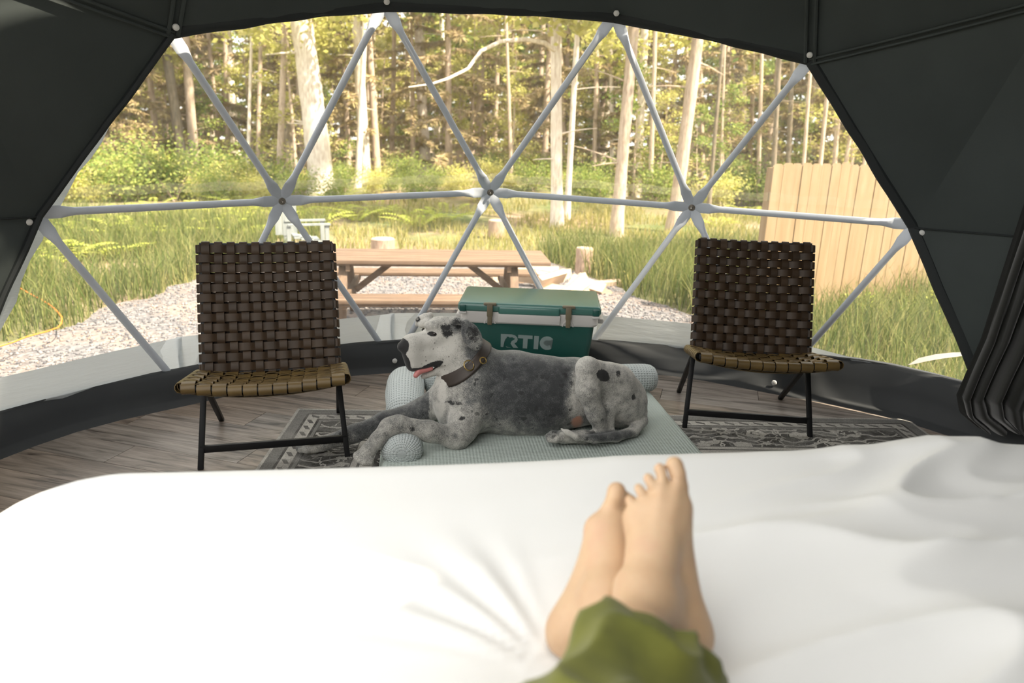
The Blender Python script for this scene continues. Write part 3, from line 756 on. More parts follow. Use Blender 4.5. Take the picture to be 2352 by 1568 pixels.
stem_tree((742, 442), (690, 40), 62, M_BPALE, 'thick pale leaning trunk, the broadest tree behind the picnic table', 'tall1')
stem_tree((840, 425), (825, 140), 28, M_BPALE, 'straight pale trunk standing beside the broadest leaning tree', 'tall2')
stem_tree((868, 423), (855, 200), 19, M_BMID, 'slim brown trunk close behind a pale straight trunk')
stem_tree((978, 416), (962, 60), 27, M_BPALE, 'pale trunk with flared foot behind the far end of the picnic table', 'tall3')
stem_tree((1028, 406), (1018, 140), 14, M_BPALE, 'thin white sapling trunk right of the flared pale trunk')
stem_tree((1100, 400), (1106, 50), 23, M_BMID, 'pinkish brown trunk half hidden by foliage under the arched branch', 'tall2')
arch, _ = stem_tree((1280, 520), (1277, 40), 30, M_BPALE, 'pale mossy trunk that carries the long arched bare branch', 'tall1')
ab = [on_y(px, py, arch.location.y-.25*k) for k, (px, py) in enumerate(((1277, 118), (1250, 98), (1205, 90), (1150, 95), (1105, 117), (1075, 158), (1030, 180), (990, 193), (938, 200)))]
MB().tube([p-arch.location for p in ab], [.05, .046, .042, .038, .034, .03, .024, .018, .01], 7).build('branch', M_BPALE, arch)
stem_tree((1302, 500), (1318, 210), 15, M_BPALE, 'slim pale trunk leaning against the mossy arched-branch tree', branches=1)
stem_tree((1415, 540), (1455, 100), 31, M_BMID, 'leaning brown and white trunk rooted by the red leaf litter', 'tall2')
stem_tree((1462, 445), (1478, 60), 23, M_BPALE, 'bright slim trunk just behind the leaning brown and white trunk', 'tall1')
stem_tree((1545, 530), (1600, 90), 33, M_BMID, 'leaning pinkish trunk nearest the wooden fence', 'tall3')
stem_tree((1690, 420), (1702, 130), 36, M_BDARK, 'dark ivy-clad trunk left of the wooden fence', 'tall3', branches=2)
stem_tree((430, 420), (385, 150), 24, M_BDARK, 'dark trunk of a twin pair beside the dome edge')
stem_tree((450, 418), (425, 90), 22, M_BMID, 'grey-brown trunk of a twin pair with spring leaves', 'tall2')
stem_tree((664, 425), (652, 100), 27, M_BDARK, 'dark grey furrowed trunk behind the broadest leaning tree', branches=2)
stem_tree((1357, 425), (1378, 280), 14, M_BMID, 'thin brown trunk between the arched-branch tree and the leaning trunk')
stem_tree((240, 430), (236, 200), 22, M_BDARK, 'stubby dark trunk among bright shrubs near the left liner', 'spr2', .6)
for px in (1722, 1748, 1782, 1815, 1850, 1885, 1920, 1958, 1990, 2030, 1660, 1635):
    stem_tree((px, 410), (px+random.uniform(4, 26), 120), random.uniform(6, 14), random.choice((M_BDARK, M_BMID)), 'slender stem in the thicket rising behind the wooden fence', branches=2, D=random.uniform(18, 30), group='thicket stems behind the fence')
for k in range(26):
    px = 430+1280*(k+random.random())/26; w_ = random.uniform(7, 17)
    stem_tree((px, 420), (px+random.uniform(-14, 22), 90), w_, random.choice((M_BPALE, M_BMID, M_BMID)), 'pole-thin trunk in the forest between the marked big trunks', branches=2, D=random.uniform(23, 36), group='pole-thin forest trunks')
# forest behind: each tree its own object
FOREST = {'sap1': ('sapling', 'light green leafy sapling in the sunlit understorey'), 'sap2': ('young_tree', 'young tree with loose yellow-green leaves in the forest'), 'sap3': ('sapling', 'dark green leafy sapling low in the understorey'),
          'tall1': ('pale_tree', 'tall pale-barked tree deep in the forest'), 'tall2': ('brown_tree', 'tall brown-barked tree deep in the forest'), 'tall3': ('pale_tree', 'stout pale-barked tree with dark leaves deep in the forest'),
          'spr1': ('spruce', 'tall twiggy brown spruce with drooping dead boughs'), 'spr2': ('spruce', 'small twiggy brown spruce in the forest'), 'spr3': ('spruce', 'dark green spruce in the deep forest')}
def scatter(keys, n, az, dist, sc):
    for i in range(n):
        a = math.radians(az[0]+(az[1]-az[0])*(i+random.random())/n); d = random.uniform(*dist); x = CAM[0]+d*math.sin(a); y = CAM[1]+d*math.cos(a)
        k = random.choice(keys); place(k, x, y, random.uniform(*sc), FOREST[k][0], FOREST[k][1], FOREST[k][1]+'s')
scatter(['sap1', 'sap2', 'sap3'], 34, (-32, 42), (24, 33), (.7, 1.15))
scatter(['spr1', 'spr2', 'spr1'], 26, (-32, 42), (25, 34), (.8, 1.1))
scatter(['tall1', 'tall2', 'tall3', 'spr1', 'spr3'], 44, (-36, 46), (33, 46), (.85, 1.2))
scatter(['spr1', 'spr3', 'spr1', 'sap2', 'spr2'], 90, (-38, 48), (42, 66), (1.1, 1.7))
for px, py, k, sc in ((200, 440, 'shr1', 1.3), (270, 455, 'shr1', 1.2), (330, 445, 'shr2', 1.4), (400, 450, 'shr1', 1.4), (500, 440, 'shr1', 1.3), (560, 445, 'shr2', 1.2), (610, 440, 'shr1', 1.0), (150, 460, 'shr2', 1.2), (1120, 430, 'shr1', .8), (1200, 430, 'shr2', 1.0), (1360, 440, 'shr1', .9), (1500, 460, 'shr1', 1.0), (1640, 470, 'shr2', 1.1), (1700, 450, 'shr1', 1.3), (1750, 455, 'shr1', 1.2), (1830, 440, 'shr2', 1.3), (930, 430, 'shr1', .8), (1940, 430, 'shr1', 1.4)):
    p = on_z(px, py, GZ); place(k, p.x, p.y, sc, 'shrub', 'dark green leafy shrub along the forest edge' if k == 'shr1' else 'yellow-green leafy shrub along the forest edge', 'dark shrubs at the forest edge' if k == 'shr1' else 'bright shrubs at the forest edge', 'shrub')

for k in range(46):
    px = 120+1700*(k+random.random())/46; p = on_z(px, random.uniform(428, 468), GZ); kk_ = random.choice(('shr1', 'shr2', 'shr2')); sc_ = random.uniform(.45, .85)
    place(kk_, p.x, p.y, sc_, 'low_plant', 'low leafy plant on the forest floor among the trunks', 'low plants of the forest floor', 'plant')
# --- fence
M_FENCE = simple('fence_pine', (0.22, 0.145, 0.072), 0.8, (0.285, 0.20, 0.11), 3, 30, .2, .004, scale=(6, 6, .5), rnd=True)
fdir = Vector((1.43, .45, 0)).normalized(); f0 = Vector((3.40, 6.23, GZ-.05)); FEN = empty('fence', f0, math.atan2(fdir.y, fdir.x))
tag(FEN, 'pale pine stockade fence of upright dog-ear boards', 'fence')
PKT = []
for k in range(4):
    w = .14; h = 1.80+.006*k; pl = [(-w/2, 0), (w/2, 0), (w/2, h-.03), (w/2-.03, h), (-w/2+.03, h), (-w/2, h-.03)]
    me = MB().prism(pl, 0, .018, Matrix.Rotation(math.radians(90), 4, 'X')).mesh('picket'); me.materials.append(M_FENCE); PKT.append(me)
for k in range(36): obj('picket', PKT[k % 4], None, FEN, (.07+k*.1455, random.uniform(-.006, .006), random.uniform(-.01, .01)), (0, random.uniform(-.006, .006), 0))
for z in (.35, 1.45): MB().box((2.6, .03, z), (5.2, .04, .09)).build('rail', M_FENCE, FEN)
for k in range(3): MB().box((.1+k*2.4, .09, .88), (.09, .09, 1.76)).build('post', M_FENCE, FEN)

# --- picnic table
def wood(name, c1, c2, sc=(.6, 8, 8)):
    m, t, p = nt(name); v = coords(t, 'Object', sc, True); n = noise(t, v, 3, 5, .6); L(t, ramp(t, n, [(.3, c1), (.7, c2)]), p.inputs[0]); p.inputs['Roughness'].default_value = .75; bump(t, p, n, .3, .006); return m
M_TABLE = wood('weathered_table_wood', (0.095, 0.058, 0.036), (0.19, 0.125, 0.08)); M_TABLEV = wood('weathered_leg_wood', (0.10, 0.062, 0.04), (0.19, 0.125, 0.08), (8, 8, .6))
tb = Vector((-0.30, 6.10, GZ)); TAB = tag(empty('picnic_table', tb, math.radians(-1.0)), 'weathered brown picnic table with attached benches on the gravel', 'table')
TL = 2.45
for k in range(5): MB().box((0, -.29+k*.145, .735), (TL, .139, .04), bevel=.005).build('tabletop_board', M_TABLE, TAB)
for sd in (-1, 1):
    MB().box((0, sd*.30, .705), (TL-.4, .035, .03), bevel=.004).build('apron', M_TABLE, TAB)
    for k in range(2): MB().box((0, sd*(.60+k*.143), .44), (TL, .137, .04), bevel=.005).build('bench_board', M_TABLE, TAB)
    MB().box((0, sd*.74, .415), (TL, .035, .07), bevel=.004).build('bench_apron', M_TABLE, TAB)
for sx in (-.86, .86):
    for sd in (-1, 1): MB().beam((sx, sd*.62, 0), (sx, sd*.2, .70), .075, .085, (1, 0, 0), .004).build('leg', M_TABLEV, TAB)
    MB().box((sx+math.copysign(.055, -sx), 0, .395), (.04, 1.5, .09)).build('crossbeam', M_TABLE, TAB); MB().box((sx+math.copysign(.055, -sx), 0, .68), (.04, .66, .08)).build('cleat', M_TABLE, TAB)
    MB().beam((sx+math.copysign(.09, -sx), 0, .38), (sx+math.copysign(.5, -sx), 0, .70), .05, .06).build('brace', M_TABLE, TAB)
# --- upright log, firewood, stumps
M_CUT = simple('fresh_cut_wood', (0.40, 0.29, 0.20), 0.8, (0.50, 0.385, 0.28), 14, rnd=True); M_LOGB = bark('log_bark', (0.26, 0.165, 0.115), (0.44, 0.32, 0.235), (7, 7, 1.2))
def log_round(p, r, h, name, label, cat, rot=None, group=None):
    o = empty(name, p); 
    if rot: o.rotation_euler = rot
    tag(o, label, cat, group)
    MB().lathe([(r*1.02, 0), (r*1.04, h*.03), (r, h*.3), (r*.985, h*.7), (r*1.0, h*.97), (r*.95, h)], 18).build('bark', M_LOGB, o); MB().lathe([(r*.93, h-.002), (r*.92, h+.006)], 18).build('cut_face', M_CUT, o); return o
p = on_z(1340, 626, GZ); log_round(p, .128, .37, 'log', 'upright bark-covered log standing behind the firewood pile', 'log')
p = on_z(1140, 545, GZ); log_round(p, .16, .33, 'stump', 'sunlit stump in the grass behind the picnic table', 'stump')
p = on_z(880, 578, GZ); log_round(p, .2, .22, 'stump', 'low broad stump behind the middle of the picnic table', 'stump')
wv = [(0, 0), (.15, -.045), (.16, .03), (.10, .10), (.02, .07)]
def firewood(px, py, lg, ang, tilt, lift, label, roll=0.0, sc=1.0):
    p = on_z(px, py, GZ+lift); o = empty('firewood', p); o.rotation_euler = (roll, tilt, ang); tag(o, label, 'firewood', 'firewood pile by the upright log')
    M_ = Matrix.Rotation(math.radians(90), 4, 'Y') @ Matrix.Scale(sc, 4)
    MB().prism(wv, -lg/2, lg/2, M_).build('split_face', M_CUT, o)
    a_ = [(x*1.0, y*1.0) for x, y in ((.02, .07), (.10, .10), (.16, .03), (.17, .035), (.107, .112), (.015, .08))]
    MB().prism(a_, -lg/2-.003, lg/2+.003, M_).build('bark', M_LOGB, o)
FW = [(1200, 640, .42, .2, 0, .07), (1245, 650, .4, 1.2, 0, .07), (1290, 655, .45, -.4, .1, .08), (1330, 660, .4, .5, -.15, .1), (1370, 655, .42, -.9, .1, .08), (1400, 648, .38, .3, 0, .06), (1225, 628, .4, -.3, .1, .2), (1275, 635, .42, .6, -.1, .2), (1320, 645, .45, .75, -.35, .2), (1180, 622, .4, 1.4, 0, .12), (1250, 612, .4, .1, 0, .1), (1300, 618, .36, 1.0, .1, .15), (1355, 640, .42, -.5, .2, .17), (1220, 605, .45, .05, 0, .08), (1160, 632, .4, .6, 0, .08)]
for i, (px, py, lg, an, ti, li) in enumerate(FW): firewood(px, py, lg, an, ti, li, 'split firewood piece in the loose pile on the gravel', random.uniform(-1, 1), 1.1)
# --- grey timber chair beyond the table
M_GREYW = wood('silvered_timber', (0.16, 0.18, 0.175), (0.27, 0.285, 0.27), (8, 8, .7))
cp = on_z(690, 588, GZ); GC = tag(empty('garden_chair', cp, math.radians(15)), 'weathered grey timber garden chair beyond the picnic table', 'chair')
for k in range(3): MB().box((-.3+.11*k, 0, .62), (.105, .025, .55+.03*(k == 1))).build('back_board', M_GREYW, GC)
for k in range(4): MB().box((-.08+.1*k, -.25, .36-.02*k), (.09, .5, .025)).build('seat_board', M_GREYW, GC)
for y_ in (-.5, .02): MB().box((.1, y_, .56), (.62, .1, .025)).build('arm', M_GREYW, GC)
for x_, y_ in ((-.2, -.5), (.36, -.5), (-.2, .02), (.36, .02)): MB().box((x_, y_, .275), (.06, .05, .55)).build('leg', M_GREYW, GC)
# --- orange cord in the grass
cpts = [on_z(px, py, GZ+.16) for px, py in ((20, 640), (42, 659), (70, 675), (95, 688), (115, 700), (132, 715), (142, 728), (141, 742), (133, 752), (110, 760), (88, 766), (60, 774), (30, 786), (0, 795), (-40, 806))]
tag(MB().tube(cpts, .0065, 6).build('cord', simple('orange_cord', (0.72, 0.17, 0.015), .6)), 'thin orange cord lying looped in the tall grass', 'cord')
# ================================================================== furniture and soft things
# --- rug
def rug_mat(hx, hy):
    m, t, p = nt('distressed_rug'); tc = N(t, 'TexCoord'); sp = N(t, 'SeparateXYZ'); L(t, tc.outputs['Object'], sp.inputs[0])
    ax = mathn(t, 'ABSOLUTE', sp.outputs[0]); ay = mathn(t, 'ABSOLUTE', sp.outputs[1])
    ex = mathn(t, 'SUBTRACT', hx, ax); ey = mathn(t, 'SUBTRACT', hy, ay); e = mathn(t, 'MINIMUM', ex, ey)
    wear = noise(t, tc.outputs['Object'], 9, 5, .7); fine = noise(t, tc.outputs['Object'], 170, 2)
    dk, md, lt = (0.055, 0.052, 0.048), (0.17, 0.165, 0.155), (0.42, 0.40, 0.365)
    bands = ramp(t, mathn(t, 'DIVIDE', e, .62), [(0, lt), (.02, md), (.10, dk), (.118, lt), (.20, dk), (.222, md), (.245, dk), (.60, lt), (.64, dk), (.66, lt), (.74, dk), (.77, dk)], 'CONSTANT')
    # small diamonds in the guard stripe
    s_along = mathn(t, 'ADD', sp.outputs[0], sp.outputs[1]); dia = mathn(t, 'ADD', mathn(t, 'ABSOLUTE', mathn(t, 'SUBTRACT', mathn(t, 'FRACT', mathn(t, 'MULTIPLY', s_along, 14)), .5)), mathn(t, 'MULTIPLY', mathn(t, 'ABSOLUTE', mathn(t, 'SUBTRACT', e, .1)), 13))
    c = mixc(t, mathn(t, 'LESS_THAN', dia, .28), bands, (0.10, 0.095, 0.09))
    # palmettes and scrolling vine in the main border and field (mirrored coordinates)
    cv = N(t, 'CombineXYZ'); L(t, ax, cv.inputs[0]); L(t, ay, cv.inputs[1])
    vo = N(t, 'TexVoronoi'); vo.inputs['Scale'].default_value = 6.2; vo.inputs['Randomness'].default_value = .55; L(t, cv.outputs[0], vo.inputs['Vector'])
    d = mathn(t, 'ADD', vo.outputs['Distance'], mathn(t, 'MULTIPLY', mathn(t, 'SUBTRACT', noise(t, cv.outputs[0], 34, 2), .5), .28))
    flower = ramp(t, d, [(0, lt), (.10, dk), (.15, lt), (.30, dk), (.36, md), (.385, dk), (.52, dk), (.545, lt), (.585, dk)], 'CONSTANT')
    wv = N(t, 'TexWave', wave_type='RINGS'); wv.inputs['Scale'].default_value = 5.5; wv.inputs['Distortion'].default_value = 9; wv.inputs['Detail'].default_value = 1.5; wv.inputs['Detail Scale'].default_value = 1.6; L(t, cv.outputs[0], wv.inputs['Vector'])
    vine = mathn(t, 'GREATER_THAN', wv.outputs['Fac'], .86); flower = mixc(t, mathn(t, 'MULTIPLY', vine, .8), flower, lt)
    inb = mathn(t, 'MULTIPLY', mathn(t, 'GREATER_THAN', e, .158), mathn(t, 'LESS_THAN', e, .368)); inf = mathn(t, 'GREATER_THAN', e, .475)
    c = mixc(t, mathn(t, 'MAXIMUM', inb, inf), c, flower)
    c = mixc(t, ramp(t, wear, [(.4, (0, 0, 0)), (.72, (.75, .75, .75))]), c, (0.26, 0.25, 0.235)); c = mixc(t, .55, c, ramp(t, fine, [(.3, (.45, .45, .45)), (.7, (1.35, 1.35, 1.35))]), 'MULTIPLY')
    L(t, c, p.inputs[0]); p.inputs['Roughness'].default_value = .95; p.inputs['Specular IOR Level'].default_value = .15; bump(t, p, fine, .3, .002); return m
ra = math.radians(-5.6); ru = Vector((math.cos(ra), math.sin(ra), 0)); rv = Vector((math.sin(ra), -math.cos(ra), 0)); rc = Vector((-1.0, 1.95, 0)); RW, RD = 3.05, 2.1
RUG = MB().box((0, 0, .0035), (RW, RD, .007), bevel=.002).build('rug', rug_mat(RW/2, RD/2), None, rc+ru*RW/2+rv*RD/2+Vector((0, 0, .0003)), (0, 0, ra))
tag(RUG, 'distressed dark grey oriental rug under the dog bed', 'rug')

# --- bed and duvet
BZ = 0.66
M_DUVET = simple('white_cotton', (0.86, 0.86, 0.85), 0.8, None, 6, 240, .06, .002, spec=.2, sheen=.1); M_MATT = simple('mattress_fabric', (0.7, 0.68, 0.64), .9); M_BEDW = simple('bed_base_fabric', (0.10, 0.09, 0.08), .8)
BED = tag(empty('bed', (0, -1.0, 0)), 'wide bed covered by the white duvet', 'bed')
MB().box((0, 0, .43), (2.10, 1.96, .28), bevel=.05, seg=3).build('mattress', M_MATT, BED); MB().box((0, 0, .20), (2.08, 1.94, .18), bevel=.01).build('bed_base', M_BEDW, BED); BEDB = BED.children[1]
for x_ in (-.95, .95):
    for y_ in (-.85, .85): MB().box((x_, y_, .0592), (.07, .07, .1016)).build('leg', M_BEDW, BEDB)
HEEL = on_z(1295, 1505, BZ+.02); HEEL2 = on_z(1600, 1500, BZ+.02)
x0, x1, y0, y1 = -1.12, 1.22, -2.02, -0.075; rr_ = 0.135
def duvet_pos(px, py):
    cr = .12                                    # rounded corners of the core
    cx_ = min(max(px, x0+cr), x1-cr); cy_ = min(max(py, y0+cr), y1-cr); d = Vector((px-cx_, py-cy_)); l = d.length
    # wrinkle height
    def wr(x, y):
        n1 = mnoise.noise(Vector((x*1.3+3, y*2.2, 1.7)))*.020
        q = Vector((x*1.1+.35*mnoise.noise(Vector((x*1.5, y*1.5, 8))), y*4.6-x*.75, 4.2)); n2 = 1-abs(mnoise.noise(q)); n2 = max(0, n2-.62)/.38
        amt = float(sstep(-.25, .55, x)); h = n1*(.5+.5*amt)+n2*n2*.040*(.08+.92*amt)
        q3 = Vector((x*2.3, y*7.5-x*1.6, 9.2)); n3 = max(0, (1-abs(mnoise.noise(q3)))-.7)/.3; h += n3*.010*amt
        dx, dy = x-HEEL.x, y-HEEL.y; rr = math.hypot(dx, dy); an = math.atan2(dy, dx)     # folds radiating from the heel towards the left
        sec = float(sstep(1.55, 1.9, an)*(1-sstep(2.75, 3.05, an))) if an > 0 else 0
        h += .012*sec*math.exp(-((rr-.16)/.17)**2)*(.5+.5*math.cos(an*19))*(rr > .03)
        xl = max(0, -x-.35); h += .010*math.sin(x*9+y*1.2)*min(1, xl*2)*float(1-sstep(-1.0, -.35, y))
        for hp in (HEEL, HEEL2): h -= .022*math.exp(-(((x-hp.x)/.10)**2+((y-hp.y)/.10)**2))
        return h
    if l <= cr: return Vector((px, py, BZ+wr(px, py)))
    n_ = d/l; s_ = l-cr; base = Vector((cx_, cy_))+n_*cr
    h = wr(base.x, base.y)
    if s_ < rr_*math.pi/2:
        th = s_/rr_; q = base+n_*rr_*math.sin(th); return Vector((q.x, q.y, BZ+h*math.cos(th)-rr_*(1-math.cos(th))))
    dn = s_-rr_*math.pi/2; w = .018*math.sin((base.x*9+base.y*9))*min(1, dn*4); q = base+n_*(rr_+w); return Vector((q.x, q.y, BZ-rr_-dn))
def axis(a, b, lo, hi, n_in, n_out): return list(np.linspace(a-.52, a, n_out, endpoint=False))+list(np.linspace(a, b, n_in, endpoint=False))+list(np.linspace(b, b+.52, n_out+1))
gxs = axis(x0, x1, 0, 0, 200, 18); gys = axis(y0, y1, 0, 0, 170, 18); W_ = len(gys)
dv = [duvet_pos(float(a), float(b)) for a in gxs for b in gys]
dq = [(i*W_+j, (i+1)*W_+j, (i+1)*W_+j+1, i*W_+j+1) for i in range(len(gxs)-1) for j in range(W_-1)]
DUV = tag(obj('duvet', mesh_np('duvet', dv, dq, True), M_DUVET), 'white rumpled duvet spread over the bed', 'duvet')

# --- woven strap chairs
M_STRAP = simple('brown_leather_strap', (0.052, 0.030, 0.015), 0.5, (0.030, 0.018, 0.010), 9, 60, .15, .002, rnd=True, spec=.32); M_SEAT = simple('window_lit_leather_strap', (0.13, 0.082, 0.024), 0.42, (0.085, 0.054, 0.018), 9, 60, .15, .002, rnd=True, spec=.45); M_BLACK = simple('black_steel', (0.007, 0.007, 0.008), .5, spec=.3)  # seat straps: same leather, window light put into a lighter golden colour
def ribbon(pts, wdir, w, th, closed=True):
    """flat strap along a path in 3D; wdir = width direction"""
    m = len(pts); v = []; wd = Vector(wdir).normalized()
    for i, p in enumerate(pts):
        t_ = (pts[(i+1) % m]-pts[i-1]).normalized() if closed else (pts[min(i+1, m-1)]-pts[max(i-1, 0)]).normalized()
        n_ = t_.cross(wd).normalized()
        for a_, b_ in ((-1, -1), (1, -1), (1, 1), (-1, 1)): v.append(p+wd*(w/2*a_)+n_*(th/2*b_))
    f = []
    for i in range(m if closed else m-1):
        j = (i+1) % m
        for k in range(4): f.append((i*4+k, i*4+(k+1) % 4, j*4+(k+1) % 4, j*4+k))
    return MB().add(v, f, True)
CW = .60
def weave_panel(root, O, Xd, Yd, Nd, w, h, nx, ny, sx, sy, curve, rt, name, sagf, mat_):
    """panel spanned by Xd (width w, nx straps running along Yd) and Yd (height h, ny straps along Xd); straps loop round the frame, radius rt"""
    amp = .0058
    def P(u, v_, off): return O+Xd*(u-w/2)+Yd*v_+Nd*(off-curve*sagf(u/w, v_/h))
    for v_, nm in ((0, 'lower_rail'), (h, 'upper_rail')): MB().tube([P(w*k/12, v_, 0) for k in range(13)], rt*.62, 8).build(nm, M_BLACK, root)
    for i in range(nx):
        u = (i+.5)*w/nx; pts = []; n_ = ny*6
        for k in range(n_+1):
            v_ = h*k/n_; ph = v_/h*ny-.5; s_ = math.tanh(1.7*math.cos(math.pi*(ph+i))); pts.append(P(u, v_, rt+amp*s_))
        for k in range(1, 5): a = math.pi*k/5; pts.append(P(u, h, 0)+Yd*(rt*math.sin(a))+Nd*(rt*math.cos(a)))
        for k in range(7): pts.append(P(u, h*(1-k/6), -rt))
        for k in range(1, 5): a = math.pi*k/5; pts.append(P(u, 0, 0)-Yd*(rt*math.sin(a))-Nd*(rt*math.cos(a)))
        ribbon(pts, Xd, sx, .0026).build(name, mat_, root, sharp=50)
    for j in range(ny):
        v_ = (j+.5)*h/ny; pts = []; n_ = nx*6
        for k in range(n_+1):
            u = w*k/n_; ph = u/w*nx-.5; s_ = -math.tanh(1.7*math.cos(math.pi*(ph+j))); pts.append(P(u, v_, rt+amp*s_))
        r2_ = rt+.002
        for k in range(1, 5): a = math.pi*k/5; pts.append(P(w, v_, 0)+Xd*(r2_*math.sin(a))+Nd*(r2_*math.cos(a)))
        for k in range(7): pts.append(P(w*(1-k/6), min(h, v_+.30*h/ny), -rt-.003))
        for k in range(1, 5): a = math.pi*k/5; pts.append(P(0, v_, 0)-Xd*(r2_*math.sin(a))-Nd*(r2_*math.cos(a)))
        ribbon(pts, Yd, sy, .0026).build(name, mat_, root, sharp=50)
def make_chair(pos, rz, label):
    root = tag(empty('woven_chair', pos, rz), label, 'chair', None)
    # local frame: x to the right, y to the rear, front feet on y = 0
    hw = .29; ht = .255; ff, bt = Vector((0, 0, 0)), Vector((0, .34, .87)); d = (bt-ff)
    for sd in (-1, 1):
        MB().beam((sd*hw, 0, 0.0), (sd*.262, .34*.44, .87*.44), .02, .022, (1, 0, 0), .002).build('front_leg', M_BLACK, root)
        MB().beam((sd*.262, .34*.43, .87*.43), (sd*.262, .34*.985, .87*.985), .018, .018, (1, 0, 0), .002).build('back_upright', M_BLACK, root)
    MB().beam((-hw, .03, .075), (hw, .03, .075), .016, .03, (0, 0, 1), .002).build('front_stretcher', M_BLACK, root)
    # seat frame, then rear legs
    sf, sr = Vector((0, -.235, .435)), Vector((0, .17, .35)); sw = .28
    for sd in (-1, 1):
        MB().beam((sd*sw, sf.y, sf.z), (sd*sw, sr.y, sr.z), .02, .022, (0, 0, 1), .002).build('seat_rail', M_BLACK, root)
        MB().beam((sd*(hw-.022), .10, .35), (sd*(hw-.022), .52, 0.0), .02, .022, (1, 0, 0), .002).build('rear_leg', M_BLACK, root)
    # straps of the back
    b0 = ff.lerp(bt, .415); Yd = d.normalized(); Nd = Yd.cross(Vector((1, 0, 0))).normalized()
    if Nd.y > 0: Nd = -Nd
    weave_panel(root, b0, Vector((1, 0, 0)), Yd, Nd, .535, (bt-b0).length-.012, 11, 13, .0305, .0325, .022, .0125, 'back_strap', lambda u, v_: 4*u*(1-u), M_STRAP)
    ys = (sr-sf).normalized(); Ns = Vector((1, 0, 0)).cross(ys).normalized()
    if Ns.z < 0: Ns = -Ns
    weave_panel(root, sf, Vector((1, 0, 0)), ys, Ns, .575, (sr-sf).length, 11, 9, .0475, .037, .045, .019, 'seat_strap', lambda u, v_: 4*u*(1-u)*(.55+.45*math.sin(math.pi*v_)), M_SEAT)
    return root
fl, fr_ = on_z(465, 1072), on_z(797, 1056); mid_l = (fl+fr_)/2
make_chair(Vector((mid_l.x, mid_l.y, .0)), math.radians(7.5), 'brown woven strap chair standing by the dog\'s front paws')
fl, fr_ = on_z(1570, 987), on_z(1861, 1003); mid_r = (fl+fr_)/2
make_chair(Vector((mid_r.x, mid_r.y, .0)), math.radians(-14), 'brown woven strap chair standing near the dark curtain')

# --- cooler
M_GREEN = simple('deep_green_plastic', (0.012, 0.075, 0.062), .32, (0.014, 0.085, 0.07), 5, spec=.5); M_GREENL = simple('green_lid_plastic', (0.04, 0.155, 0.13), .36, spec=1.0); M_WPL = simple('warm_grey_plastic', (0.60, 0.57, 0.55), .4); M_LATCH = simple('bronze_rubber', (0.16, 0.13, 0.08), .5); M_BLKPL = simple('black_plastic', (.01, .01, .01), .5); M_LOGO = simple('grey_logo_print', (0.24, 0.30, 0.29), .5)  # lid green lightened: the pale reflection on its top is put into the colour
cf = on_z(1216, 700, .485); COOL = tag(empty('cooler', (cf.x, cf.y, 0), math.radians(-10.0)), 'dark green hard cooler with grey rim and bronze latches', 'cooler')
def taper_box(w0, d0, w1, d1, z0, z1, r, yc, n=5):
    v = []
    for z, w, d_ in ((z0, w0, d0), (z0+.012, w0+.016, d0+.016), (z1, w1, d1)):
        for cxs, cys, a0 in ((1, 1, 0), (-1, 1, 90), (-1, -1, 180), (1, -1, 270)):
            for k in range(n+1):
                a = math.radians(a0+90*k/n); v.append((cxs*(w/2-r)+r*math.cos(a), yc+cys*(d_/2-r)+r*math.sin(a), z))
    m = 4*(n+1); f = [(i*m+k, i*m+(k+1) % m, (i+1)*m+(k+1) % m, (i+1)*m+k) for i in range(2) for k in range(m)]+[tuple(range(m-1, -1, -1)), tuple(2*m+k for k in range(m))]
    return MB().add(v, f, True)
CWd, CD = .744, .41
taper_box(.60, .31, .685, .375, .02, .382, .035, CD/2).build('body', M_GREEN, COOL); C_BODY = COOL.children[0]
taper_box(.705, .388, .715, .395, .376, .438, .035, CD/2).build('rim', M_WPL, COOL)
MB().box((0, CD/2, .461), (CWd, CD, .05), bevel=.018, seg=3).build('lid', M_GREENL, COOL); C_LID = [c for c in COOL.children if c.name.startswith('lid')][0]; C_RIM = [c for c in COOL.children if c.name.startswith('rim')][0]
MB().box((0, .012, .452), (.32, .05, .045), bevel=.012, seg=3).build('lid_grip', M_GREENL, C_LID)
MB().box((0, .012, .410), (.325, .045, .05), bevel=.006).build('rim_grip', M_WPL, C_RIM)
for sx in (-1, 1):
    lmb = MB(); lmb.box((sx*.203, -.006, .483), (.066, .022, .014), bevel=.005); lmb.box((sx*.203, -.012, .450), (.03, .012, .065), bevel=.004); lmb.box((sx*.203, -.008, .40), (.024, .012, .055), bevel=.004); lt = lmb.build('latch', M_LATCH, COOL)
    MB().tube([(sx*.203+.028*math.cos(math.pi*k/8), .004, .376+.028*math.sin(math.pi*k/8)) for k in range(9)], .004, 6).build('keeper_ring', M_WPL, C_RIM)
    MB().box((sx*.345, -.001, .456), (.036, .012, .036), bevel=.006).build('corner_inset', M_GREEN, C_LID)
    MB().box((sx*.345, -.002, .432), (.042, .014, .012), bevel=.004).build('corner_trim', M_WPL, C_LID)
    MB().box((sx*.37, CD/2, .385), (.05, .2, .028), bevel=.01).build('side_handle', M_WPL, C_RIM)
    MB().box((sx*.25, .055, .014), (.09, .06, .028), bevel=.006).build('foot', M_BLKPL, COOL); MB().box((sx*.25, CD-.07, .014), (.09, .06, .028), bevel=.006).build('foot', M_BLKPL, COOL)
